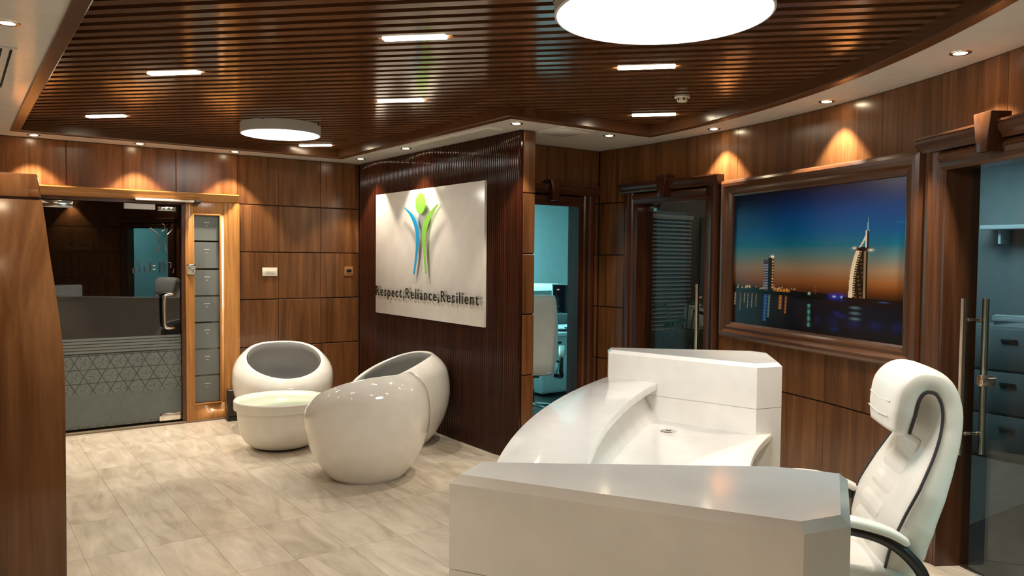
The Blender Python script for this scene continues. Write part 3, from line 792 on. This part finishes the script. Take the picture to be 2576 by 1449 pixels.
for q in range(4):
    for i in range(n_-1): f.append((q*n_+i, q*n_+i+1, ((q+1) % 4)*n_+i+1, ((q+1) % 4)*n_+i))
f += [(0, n_, 2*n_, 3*n_), (n_-1, 2*n_-1, 3*n_-1, 4*n_-1)]
obj('inner_panel', (v, f), 'desk_white', desk, smooth=25)
Wa = arc(IC, IR+.015, i0, i1)
Ea = arc(EC, ER, (1.83*KD, .98*KD), (3.557*KD, 2.568*KD))
obj('work_surface', prism(Wa+[(3.443*KD, 2.62*KD)]+Ea[::-1], HW-.034, HW), 'desk_white', desk, bevel=.008)
g_ = obj('cable_grommet', lathe([(.0001, .001), (.014, .0015), (.016, .004), (.036, .004), (.041, .001), (.041, 0), (.0001, 0)], 28), 'chrome', desk, (3.124*KD, 2.911*KD, HW), smooth=40)
obj('grommet_hole', lathe([(.0001, .0045), (.013, .0045), (.013, .001), (.0001, .001)], 20), 'black_plastic', g_)
# ------------------------------------------------------------------ swivel chairs
def sweep_back(path, hw, th, n=20, exp=3.0):
    """cushion swept along a side profile path [(x,z)], half widths hw, thicknesses th"""
    P = catmull([(a, b_, 0) for a, b_ in path], 6); N = len(P)
    us = np.linspace(0, 1, len(path)); uu = np.linspace(0, 1, N)
    HWs = np.interp(uu, us, hw); THs = np.interp(uu, us, th); v = []; f = []
    for i in range(N):
        d = (P[min(i+1, N-1)]-P[max(i-1, 0)]).normalized(); nx, nz = d.y, -d.x
        for k in range(n):
            a = 2*math.pi*k/n; c_, s_ = math.cos(a), math.sin(a)
            yy = math.copysign(abs(c_)**(2/exp), c_)*HWs[i]; tt_ = math.copysign(abs(s_)**(2/exp), s_)*THs[i]/2
            if i in (0, N-1): yy *= .94; tt_ *= .5
            v.append((P[i].x+nx*tt_, yy, P[i].y+nz*tt_))
    for i in range(N-1):
        for k in range(n): f.append((i*n+k, i*n+(k+1) % n, (i+1)*n+(k+1) % n, (i+1)*n+k))
    f += [tuple(range(n-1, -1, -1)), tuple(range((N-1)*n, N*n))]
    return (v, f), P, HWs, THs
def star_base(t, mat='chrome'):
    for k in range(5):
        a = R(72*k+18); c_, s_ = math.cos(a), math.sin(a)
        leg = obj('base_leg', tube([(.03*c_, .03*s_, .115), (.16*c_, .16*s_, .10), (.29*c_, .29*s_, .075)], [.022, .018, .013], 8), mat, t, smooth=40)
        obj('castor', [cyl((.29*c_-.012*s_-.0*c_, .29*s_+.012*c_, .028), (.29*c_-.03*s_, .29*s_+.03*c_, .028), .0275, 14), cyl((.29*c_+.012*s_, .29*s_-.012*c_, .028), (.29*c_+.03*s_, .29*s_-.03*c_, .028), .0275, 14), cyl((.29*c_, .29*s_, .028), (.29*c_, .29*s_, .075), .010, 8)], 'black_plastic', leg, smooth=40)
    obj('gas_lift', [cyl((0, 0, .09), (0, 0, .26), .028, 16), cyl((0, 0, .26), (0, 0, .41), .018, 16)], 'black_plastic', t, smooth=40)
def office_chair(name, label, loc, rz, hooked=True, arms=True):
    t = thing(name, label, 'office chair', loc, rz)       # local +x = facing direction
    star_base(t)
    obj('mechanism', box(-.12, .12, -.08, .08, .395, .435), 'black_plastic', t, bevel=.01)
    seat_p = [(-.25, .470), (-.14, .478), (.02, .486), (.17, .492), (.255, .478), (.285, .440)]
    g, _, _, _ = sweep_back(seat_p, [.215, .245, .262, .262, .250, .225], [.07, .09, .10, .10, .085, .05], 24, 3.4)
    s = obj('seat', g, 'leather_white', t, smooth=60)
    obj('seat_piping', tube([(x, sy*.255, .455) for sy, xs in ((1, np.linspace(-.2, .25, 8)), (-1, np.linspace(.25, -.2, 8))) for x in xs], .005, 6), 'piping_dark', s)
    if hooked:
        bp = [(-.170, .455), (-.180, .56), (-.205, .66), (-.255, .78), (-.305, .90), (-.335, 1.00), (-.338, 1.085), (-.308, 1.148), (-.250, 1.163), (-.205, 1.125), (-.188, 1.045), (-.180, .965)]
        hw = [.215, .270, .292, .280, .240, .208, .190, .184, .180, .180, .176, .158]; th = [.15, .17, .16, .135, .11, .10, .095, .095, .10, .10, .095, .07]
    else:
        bp = [(-.20, .455), (-.225, .56), (-.235, .68), (-.255, .82), (-.285, .96), (-.30, 1.08), (-.31, 1.18), (-.315, 1.235)]
        hw = [.215, .245, .262, .265, .262, .255, .245, .225]; th = [.09, .11, .115, .11, .11, .12, .12, .06]
    g, P, HWs, THs = sweep_back(bp, hw, th, 28, 4.2)
    bk = obj('backrest', g, 'leather_white', t, smooth=60)
    N = len(P)
    for sy in (-1, 1):      # piping along the side edge
        pts = []
        for i in range(2, N-1):
            d = (P[min(i+1, N-1)]-P[max(i-1, 0)]).normalized(); nx, nz = d.y, -d.x
            pts.append((P[i].x+nx*THs[i]*.36, sy*(HWs[i]*.985), P[i].y+nz*THs[i]*.36))
        obj('piping', tube(pts, .0055, 6), 'piping_dark', bk)
    if hooked:              # quilted front cushions
        zs = [.545, .63, .71, .79, .87, .945]
        for z0, z1 in zip(zs[:-1], zs[1:]):
            idx = [i for i in range(N//2+2) if z0-.02 <= P[i].y <= z1+.02]
            pth = [( float(np.interp(z, [P[i].y for i in range(N//2-2)], [P[i].x for i in range(N//2-2)]))+float(np.interp(z, [P[i].y for i in range(N//2-2)], [THs[i] for i in range(N//2-2)]))*.495, z) for z in np.linspace(z0+.004, z1-.004, 4)]
            g2, _, _, _ = sweep_back(pth, [.115, .125, .125, .115], [.012, .026, .026, .012], 20, 4)
            obj('quilted_pad', g2, 'leather_white', bk, smooth=60)
        for zz in (1.02, 1.075):
            obj('headrest_seam', tube([(-.139 if zz < 1.06 else -.145, y, zz+.012*abs(y)/.17) for y in np.linspace(-.13, .13, 9)], .0022, 6), 'leather_white', bk)
    else:
        obj('seam', tube([(-.353, y, 1.165) for y in np.linspace(-.235, .235, 7)], .004, 6), 'leather_white', bk)
    if arms:
        for sy in (-1, 1):
            y = sy*.30
            ap = [(-.170, .618), (-.10, .655), (.02, .682), (.14, .682), (.23, .660), (.275, .632)]
            g3, _, _, _ = sweep_back(ap, [.024, .030, .034, .034, .032, .024], [.028, .034, .036, .036, .032, .022], 14, 3)
            g3 = ([(x, yy+y, z) for x, yy, z in g3[0]], g3[1])
            arm = obj('arm_pad', g3, 'leather_white', t, smooth=60)
            fp = catmull([(.262, y, .610), (.20, y, .634), (.10, y, .652), (0, y, .650), (-.10, y, .622), (-.18, y, .565), (-.225, y, .49), (-.17, y, .425), (-.03, y*.8, .410)], 5)
            obj('arm_frame', tube(fp, .021, 10), 'black_plastic', arm, smooth=40)
    return t
office_chair('office_chair', 'white leather high-back office chair with dark piping behind the reception desk', (2.79, 1.715, 0), R(134))

# ------------------------------------------------------------------ framed picture on the curved wall
A0, A1 = -8.45, -25.15
p0, p1 = Vector(dpt(A0, DR)), Vector(dpt(A1, DR)); mid = (p0+p1)/2; dv = (p1-p0); Wd = dv.length
pic = thing('framed_picture', 'large framed night photograph of a sail-shaped tower by the sea', 'picture', (mid.x, mid.y, 0), math.atan2(dv.y, dv.x))
Z0, Z1 = 1.005, 2.195; FW = .125; hwp = Wd/2
prf = [(0, .0), (0, -.035), (.012, -.060), (.030, -.072), (.050, -.072), (.062, -.058), (.075, -.052), (.090, -.055), (.100, -.050), (.112, -.034), (FW, -.030), (FW, -.004)]
def mitre(side_):
    v = []; n_ = len(prf); ends = []
    for e_ in (0, 1):
        for u, y in prf:
            if side_ == 'top': p = ((-hwp+u) if e_ == 0 else (hwp-u), y, Z1-u)
            if side_ == 'bottom': p = ((-hwp+u) if e_ == 0 else (hwp-u), y, Z0+u)
            if side_ == 'left': p = (-hwp+u, y, (Z0+u) if e_ == 0 else (Z1-u))
            if side_ == 'right': p = (hwp-u, y, (Z0+u) if e_ == 0 else (Z1-u))
            v.append(p)
    f = [(i, (i+1) % n_, n_+(i+1) % n_, n_+i) for i in range(n_)]+[tuple(range(n_)), tuple(range(n_, 2*n_))]
    return v, f
for s_ in ('top', 'bottom', 'left', 'right'): obj('frame_rail', mitre(s_), 'moulding_h' if s_ in ('top', 'bottom') else 'moulding', pic, smooth=25)
obj('backboard', box(-hwp+.03, hwp-.03, -.004, .0, Z0+.03, Z1-.03), 'black_void', pic)
NU, NV = 380, 270
U, V = np.meshgrid((np.arange(NU)+.5)/NU, (np.arange(NV)+.5)/NV)
def srgb(c): c = np.array(c)/255.; return np.where(c <= .04045, c/12.92, ((c+.055)/1.055)**2.4)
stops = [(0.0, (10, 8, 16)), (.10, (14, 14, 26)), (.20, (16, 16, 30)), (.255, (30, 16, 10)), (.30, (92, 48, 18)), (.36, (140, 86, 42)), (.44, (150, 122, 96)), (.52, (96, 124, 122)), (.60, (20, 112, 142)), (.70, (0, 92, 160)), (.82, (4, 72, 150)), (.92, (22, 46, 104)), (1.0, (36, 32, 56))]
img = np.stack([np.interp(V, [s[0] for s in stops], [srgb(s[1])[c] for s in stops]) for c in range(3)], -1)
sky = V > .255
fall = np.clip(1.18-1.05*np.abs(U-.72)**1.25, .25, 1.15); img[sky] *= fall[sky][:, None]
dk = np.clip((V-.55)/.45, 0, 1)*np.clip((.62-U)/.62, 0, 1); img *= (1-.55*dk)[..., None]
rs = np.random.RandomState(3)
def blend(mask, c, k=1.0): 
    mk = np.clip(mask, 0, 1)[..., None]*k; img[:] = img*(1-mk)+srgb(c)*mk
def rect(u0, u1, v0, v1): return ((U > u0) & (U < u1) & (V > v0) & (V < v1)).astype(float)
# sea sheen
blend(np.exp(-((V-.10)/.03)**2)*(U > .55)*(.4+.3*np.sin(U*60)), (26, 44, 110), .5)
blend(rect(0, .55, .0, .22)*(.3+.2*np.sin(U*40+V*9)), (52, 40, 34), .5)
# shoreline
shore = .255+.02*np.clip((.5-U)*2, 0, 1)
blend((np.abs(V-shore) < .022)*(U < .62), (8, 4, 3))
blend(((V > .255) & (V < .275+.018*np.sin(U*70)*np.sin(U*23)))*(U < .6), (14, 8, 5))
for i in range(46):
    u0 = rs.uniform(.01, .44); v0 = .285+rs.uniform(-.005, .018); blend(np.exp(-((U-u0)/.003)**2-((V-v0)/.004)**2), (255, 226, 170), rs.uniform(.5, 1))
blend(rect(.30, .40, .272, .292)*(.6+.4*np.sin(U*300)), (226, 150, 60), .9)
for u0, c, l, k, wd in ((.02, (220, 200, 160), .10, .6, .005), (.06, (210, 170, 120), .14, .45, .003), (.09, (220, 200, 160), .08, .6, .003), (.115, (220, 180, 130), .12, .5, .003), (.145, (220, 190, 140), .11, .5, .003), (.175, (210, 180, 140), .10, .4, .003), (.24, (60, 120, 210), .20, .75, .010), (.265, (150, 190, 190), .17, .5, .006), (.34, (230, 150, 70), .10, .7, .008), (.375, (230, 150, 70), .13, .6, .005)):
    blend(np.exp(-((U-u0+.012*np.clip(.25-V, 0, 1)*3)/wd)**2)*((V < .245) & (V > .245-l))*(.75+.25*np.sin(V*260)), c, k)
# lamp with long reflection
blend(np.exp(-((U-.515)/.006)**2-((V-.272)/.008)**2), (190, 255, 220)); blend(np.exp(-((U-.515)/.007)**2)*((V < .2) & (V > .04))*(.6+.4*np.sin(V*140)), (90, 190, 180), .9)
for u0, s0_ in ((.655, .008), (.695, .005)):
    blend(np.exp(-((U-u0)/(s0_*3.2))**2-((V-.262)/.018)**2), (20, 60, 220), .8); blend(np.exp(-((U-u0)/s0_)**2-((V-.262)/.006)**2), (200, 235, 255))
for vv in (.20, .165, .13): blend(np.exp(-((U-.765)/.022)**2-((V-vv)/.008)**2), (96, 130, 150), .8)
for vv, uu in ((.155, .67), (.14, .70), (.05, .66)): blend(np.exp(-((U-uu)/.02)**2-((V-vv)/.012)**2), (14, 40, 130), .7)
# small tower
blend(rect(.222, .252, .27, .50), (60, 56, 66)); blend(rect(.222, .252, .28, .47)*(np.sin(V*330) > .1), (150, 150, 176), .7)
blend(rect(.252, .276, .27, .515), (26, 18, 14)); blend(rect(.276, .292, .28, .52), (70, 44, 26)); blend(rect(.278, .290, .28, .515)*(np.sin(V*300) > .2), (236, 190, 130), .9)
blend(rect(.268, .292, .513, .528), (255, 244, 220)); blend(rect(.27, .273, .528, .54)+rect(.284, .287, .528, .54), (240, 220, 180), .8); blend(rect(.292, .298, .275, .32), (220, 150, 80), .8)
# distant masts
blend(np.exp(-((U-.55)/.008)**2)*((V > .27) & (V < .335))*(.5+.5*np.sin(V*240)), (150, 100, 60), .5)
# sail tower: curved left edge, straight right spine
tb, tt_ = .262, .565
q = np.clip((V-tb)/(tt_-tb), 0, 1); left = .727+.040*q**2.2+.003*np.cos(q*3); rgt = .822+0*q
body = ((V > tb) & (V < tt_) & (U > left) & (U < rgt)).astype(float)
blend(body, (34, 20, 12)); blend(body*(np.sin(V*240) > .3)*(U > left+.03)*(U < .80)*(np.sin(U*230+V*30) > .1), (120, 84, 48), .75)
blend(body*(U < left+.019), (250, 232, 200)); blend(body*(U < left+.030)*(U >= left+.019)*(np.sin(V*420) > .0), (220, 196, 160), .9)
blend(body*(U > .802)*(U < .812), (170, 140, 110), .8)
blend((((U-.797)/.045)**2+((V-.572)/.012)**2 < 1).astype(float), (20, 14, 12)); blend(np.exp(-((U-.755)/.010)**2-((V-.578)/.008)**2)+np.exp(-((U-.835)/.012)**2-((V-.566)/.008)**2), (255, 248, 226))
q2 = np.clip((V-.58)/(.69-.58), 0, 1); lf2 = .772+.046*q2**.75
top = ((V > .58) & (V < .69)).astype(float)
blend(top*((U > lf2) & (U < lf2+.010)), (240, 236, 226)); blend(top*((U > .808) & (U < .815)), (246, 240, 226)); blend(top*((U > .815) & (U < .823)), (20, 14, 24))
blend(((V > .69) & (V < .775) & (np.abs(U-.819) < .0035*(1-(V-.69)/.10))).astype(float), (150, 220, 220))
blend(rect(.70, .90, .248, .262), (26, 14, 12)); blend(np.exp(-((U-.9)/.02)**2-((V-.247)/.004)**2), (60, 90, 150), .8)
blend(np.exp(-((U-.97)/.02)**2-((V-.73)/.004)**2), (40, 140, 190), .5)
pw0, pw1, pz0, pz1 = -hwp+FW-.004, hwp-FW+.004, Z0+FW-.004, Z1-FW+.004
gx = np.linspace(pw0, pw1, NU+1); gz = np.linspace(pz0, pz1, NV+1)
GX, GZ = np.meshgrid(gx, gz); vv = np.stack([GX.ravel(), np.full(GX.size, -.014), GZ.ravel()], -1)
ii = np.arange(NV)[:, None]*(NU+1)+np.arange(NU)[None, :]
ff = np.stack([ii, ii+1, ii+NU+2, ii+NU+1], -1).reshape(-1, 4)
me = bpy.data.meshes.new('print_sheet'); me.from_pydata(vv.tolist(), [], ff.tolist()); me.update()
ca = me.color_attributes.new('ink', 'FLOAT_COLOR', 'CORNER')
cc = np.concatenate([np.clip(img, 0, 1).reshape(-1, 3), np.ones((NU*NV, 1))], 1)
ca.data.foreach_set('color', np.repeat(cc, 4, axis=0).astype(np.float32).ravel()); me.materials.append(MATS['print'])
obj('print_sheet', me, None, pic)

# ------------------------------------------------------------------ office behind the recess doorway
struct('wall_office', [box(3.705, 8.7, 9.3, 9.4, 0, 2.6), box(8.6, 8.7, 5.57, 9.3, 0, 2.6), box(3.705, 3.72, 5.57, 9.3, 0, 2.6), box(4.975, 8.7, 5.39, 5.57, 0, 2.6)], 'office_wall')
struct('ceiling_office', box(3.705, 8.7, 5.57, 9.4, 2.58, 2.66), 'office_wall')
struct('floor_office', box(3.72, 8.6, YC+.012, 9.3, -.004, .003), 'office_floor')
t = thing('office_ceiling_panel', 'glowing square ceiling light panel in the teal-lit office', 'ceiling lamp', (5.2, 8.62, 2.575))
obj('panel_frame', [box(-.62, .62, -.62, -.6, -.01, .005), box(-.62, .62, .6, .62, -.01, .005), box(-.62, -.6, -.6, .6, -.01, .005), box(.6, .62, -.6, .6, -.01, .005)], 'office_white', t)
obj('diffuser', box(-.6, .6, -.6, .6, -.005, 0), 'office_panel', t)
office_chair('office_chair', 'white high-back office chair seen from behind inside the teal-lit office', (4.765, 6.31, .003), R(50), False, True)
rz = R(-38)
t = thing('office_desk', 'white desk with drawers inside the teal-lit office', 'desk', (5.85, 7.38, .003), R(0))
obj('desk_top', box(-.42, 1.3, -.45, .45, .70, .74), 'office_white', t, bevel=.006)
pd = obj('pedestal', box(-.36, .12, -.30, .36, .03, .695), 'office_white', t, bevel=.004)
for z0, z1 in ((.47, .68), (.05, .46)):
    dr_ = obj('drawer', box(-.355, .115, -.318, -.300, z0, z1), 'office_white', t, bevel=.003)
    obj('drawer_pull', box(-.20, -.10, -.335, -.318, z1-.08, z1-.055), 'black_plastic', dr_, bevel=.003)
obj('end_panel', box(1.24, 1.28, -.42, .42, 0, .70), 'office_white', t)
t = thing('computer_monitor', 'black computer monitor on the office desk', 'monitor', (6.13, 7.25, .743), R(-30))
obj('screen', box(-.28, .28, -.02, .02, .19, .53), 'dark_glass', t, bevel=.004)
obj('bezel', [box(-.29, .29, -.012, .026, .53, .54), box(-.29, .29, -.012, .026, .18, .19), box(-.29, -.28, -.012, .026, .18, .54), box(.28, .29, -.012, .026, .18, .54)], 'office_white', t)
obj('stand', [box(-.03, .03, .0, .03, .01, .25), box(-.12, .12, -.08, .10, 0, .012)], 'black_plastic', t, bevel=.003)
t = thing('keyboard', 'dark keyboard in front of the office monitor', 'keyboard', (5.92, 7.02, .743), R(-30))
obj('key_tray', box(-.2, .2, -.065, .065, 0, .018), 'black_plastic', t, bevel=.004)
for k in range(4): obj('key_row', box(-.19, .19, -.055+.029*k, -.033+.029*k, .018, .024), 'piping_dark', t, bevel=.002)
t = thing('desk_papers', 'loose papers beside the keyboard on the office desk', 'papers', (5.62, 7.30, .743), R(-15))
for k in range(3): obj('sheet', box(-.10, .10, -.14, .14, 0, .001), 'office_white', t, (.01*k, .012*k, .0012*k), R(7*k))
t = thing('desk_screen', 'low grey partition screen behind the office desk', 'partition', (5.9, 8.05, .003))
obj('screen_board', box(-1.6, 1.4, -.015, .015, .1, 1.17), 'room_grey', t, bevel=.004)
for x in (-1.4, 1.2): obj('foot', box(x-.02, x+.02, -.2, .2, 0, .1), 'office_white', t)
office_chair('office_chair', 'white office chair behind the low grey partition in the office', (6.55, 8.55, .003), R(-140), False, False)

# ------------------------------------------------------------------ dim meeting room behind the narrow glass door
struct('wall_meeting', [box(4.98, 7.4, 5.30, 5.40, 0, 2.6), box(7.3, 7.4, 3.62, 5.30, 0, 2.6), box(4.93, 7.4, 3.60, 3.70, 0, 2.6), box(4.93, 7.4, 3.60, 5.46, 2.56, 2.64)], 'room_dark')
t = thing('meeting_fill_panel', 'faint light panel added to brighten the dim meeting room behind the narrow glass door', 'ceiling lamp', (6.1, 4.5, 2.555))  # added panel, no such lamp known; brightens the dim room
obj('panel_frame', box(-.31, .31, -.31, .31, -.008, .004), 'office_white', t)
obj('diffuser', box(-.29, .29, -.29, .29, -.012, -.008), 'fill_panel', t)
t = thing('venetian_blind', 'brown venetian blind on the dim meeting room wall behind the glass door', 'blind', (5.63, 5.29, 1.0))
obj('head_rail', box(-.30, .30, -.05, 0, .98, 1.02), 'blind_grey', t, bevel=.003)
sl = make_mesh('slat', box(-.29, .29, -.022, .022, -.001, .001), 'blind_grey')
for k in range(46): obj('slat', sl, None, t, (0, -.026, .96-.038*k), rot=(R(38), 0, 0))
t = thing('white_wardrobe', 'pale tall cupboard beside the blind in the dim meeting room', 'cupboard', (6.37, 5.13, .0))
obj('carcass', box(-.28, .28, -.16, .16, .0, 2.02), 'room_grey', t, bevel=.004)
for s in (-1, 1):
    dd = obj('cupboard_door', box(min(s*.004, s*.275), max(s*.004, s*.275), -.178, -.161, .05, 2.0), 'room_grey', t, bevel=.003)
    obj('knob', cyl((s*.03, -.195, 1.0), (s*.03, -.178, 1.0), .008, 10), 'chrome', dd)
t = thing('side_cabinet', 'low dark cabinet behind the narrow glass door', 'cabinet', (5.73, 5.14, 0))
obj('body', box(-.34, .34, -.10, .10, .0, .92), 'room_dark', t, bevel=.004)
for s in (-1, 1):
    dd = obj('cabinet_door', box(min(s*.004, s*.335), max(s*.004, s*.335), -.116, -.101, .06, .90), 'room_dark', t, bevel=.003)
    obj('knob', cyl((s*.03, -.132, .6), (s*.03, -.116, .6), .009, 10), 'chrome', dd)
t = thing('white_box_file', 'white printer box on the dark cabinet behind the glass door', 'printer', (5.93, 5.135, .921))
obj('body', box(-.13, .13, -.10, .10, 0, .20), 'office_white', t, bevel=.012)
obj('paper_tray', box(-.11, .11, -.15, -.10, .03, .05), 'office_white', t, bevel=.004)
obj('lid', box(-.125, .125, -.095, .095, .20, .225), 'office_white', t, bevel=.008)
def leaf_geo(L, W, droop):
    v = []; f = []; n_ = 7
    for i in range(n_+1):
        q = i/n_; ww = W*math.sin(math.pi*min(1, q*.93+.07))**.8*(1-.25*q); x = L*q; z = droop*q*q
        v += [(x, -ww, z-.012*ww/W), (x, 0, z+.01), (x, ww, z-.012*ww/W)]
    for i in range(n_): f += [(3*i, 3*i+3, 3*i+4, 3*i+1), (3*i+1, 3*i+4, 3*i+5, 3*i+2)]
    return v, f
t = thing('potted_plant', 'dark leafy potted plant standing behind the narrow glass door', 'plant', (5.30, 4.78, 0))
obj('pot', lathe([(.0001, 0), (.12, 0), (.16, .30), (.165, .31), (.145, .31), (.14, .28), (.0001, .28)], 24), 'pot_dark', t, smooth=40)
for k in range(16):
    a = k*2.4; hgt = .42+.055*k; ra = .06+.05*(k % 3)
    st = obj('stem', tube([(0, 0, .28), (ra*.4*math.cos(a), ra*.4*math.sin(a), hgt*.7), (ra*math.cos(a), ra*math.sin(a), hgt)], .006, 5), 'leaf_green', t)
    obj('leaf', leaf_geo(.19, .055+.015*(k % 2), -.07), 'leaf_green', st, (ra*math.cos(a), ra*math.sin(a), hgt), a, smooth=60)

# ------------------------------------------------------------------ dim room behind the wide glass door
poly_room = [(4.30, -.6), (7.3, -.6), (7.3, 3.5), (4.95, 3.5), (4.60, 2.4)]
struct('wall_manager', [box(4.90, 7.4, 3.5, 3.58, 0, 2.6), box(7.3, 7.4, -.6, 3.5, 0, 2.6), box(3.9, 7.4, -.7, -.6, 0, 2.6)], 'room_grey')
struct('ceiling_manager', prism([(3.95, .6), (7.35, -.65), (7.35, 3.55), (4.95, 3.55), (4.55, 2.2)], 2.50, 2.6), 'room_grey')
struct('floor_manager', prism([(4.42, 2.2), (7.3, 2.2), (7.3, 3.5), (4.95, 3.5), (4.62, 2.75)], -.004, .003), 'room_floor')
struct('floor_manager_dark', prism([(4.05, .9), (7.3, -.6), (7.3, 2.2), (4.42, 2.2), (4.28, 1.9)], -.004, .002), 'floor_dark_brown')  # darker brown area of the floor on the door side
t = thing('wall_shelf', 'pale wall shelf in the dim teal room behind the wide glass door', 'shelf', (7.3, 2.72, 1.87))
obj('shelf_board', box(-.24, 0, -.38, .38, 0, .035), 'office_white', t, bevel=.004)
for y in (-.25, .25): obj('bracket', box(-.18, 0, y-.01, y+.01, -.12, 0), 'office_white', t)
t = thing('filing_cabinet', 'grey filing cabinet with drawers behind the wide glass door', 'cabinet', (7.05, 2.75, .003))
obj('carcass', box(-.2, .24, -.3, .3, 0, 1.08), 'room_grey', t, bevel=.004)
for k in range(3):
    dd = obj('drawer', box(-.218, -.2, -.29, .29, .03+.35*k, .36+.35*k), 'room_grey', t, bevel=.003)
    obj('drawer_pull', box(-.23, -.218, -.06, .06, .26+.35*k, .28+.35*k), 'chrome', dd)
t = thing('paper_stack', 'stack of white papers on the filing cabinet behind the wide glass door', 'papers', (6.98, 2.75, 1.083))
for k in range(4): obj('sheet_pile', box(-.10, .10, -.14, .14, 0, .02), 'office_white', t, (.01*(k % 2), .012*k, .0202*k), R(5*k))
t = thing('water_bottle', 'pale round water cooler bottle in the dim room behind the wide glass door', 'bottle', (6.9, 3.28, .003))
obj('cooler_body', box(-.15, .15, -.15, .15, 0, .98), 'room_grey', t, bevel=.02)
obj('bottle', lathe([(.0001, .98), (.06, .98), (.13, 1.05), (.135, 1.30), (.12, 1.38), (.0001, 1.39)], 28), 'office_white', t, smooth=40)
t = thing('dim_ceiling_panel', 'faint ceiling light panel in the room behind the wide glass door', 'ceiling lamp', (6.3, 2.9, 2.495))
obj('panel_frame', box(-.31, .31, -.31, .31, -.008, .004), 'office_white', t)
obj('diffuser', box(-.29, .29, -.29, .29, -.012, -.008), 'dim_panel', t)
# lit room behind the third curved-wall door (seen as a reflection in the entrance glass)
dr3 = droot['d3']; M3 = Matrix.Translation(dr3.location) @ Matrix.Rotation(dr3.rotation_euler[2], 4, 'Z')
struct('wall_annex', [tf(box(-1.0, 1.0, 2.2, 2.3, 0, 2.5), M3), tf(box(-1.1, -1.0, .2, 2.3, 0, 2.5), M3), tf(box(1.0, 1.1, .2, 2.3, 0, 2.5), M3), tf(box(-1.1, 1.1, .2, 2.3, 2.5, 2.58), M3)], 'office_wall')
t = thing('annex_ceiling_panel', 'glowing ceiling panel in the lit annex room behind the reception', 'ceiling lamp', (M3 @ Vector((0, 1.2, 2.49))), dr3.rotation_euler[2])
obj('panel_frame', box(-.42, .42, -.42, .42, -.006, .006), 'office_white', t)
obj('diffuser', box(-.4, .4, -.4, .4, -.012, -.006), 'office_panel', t)
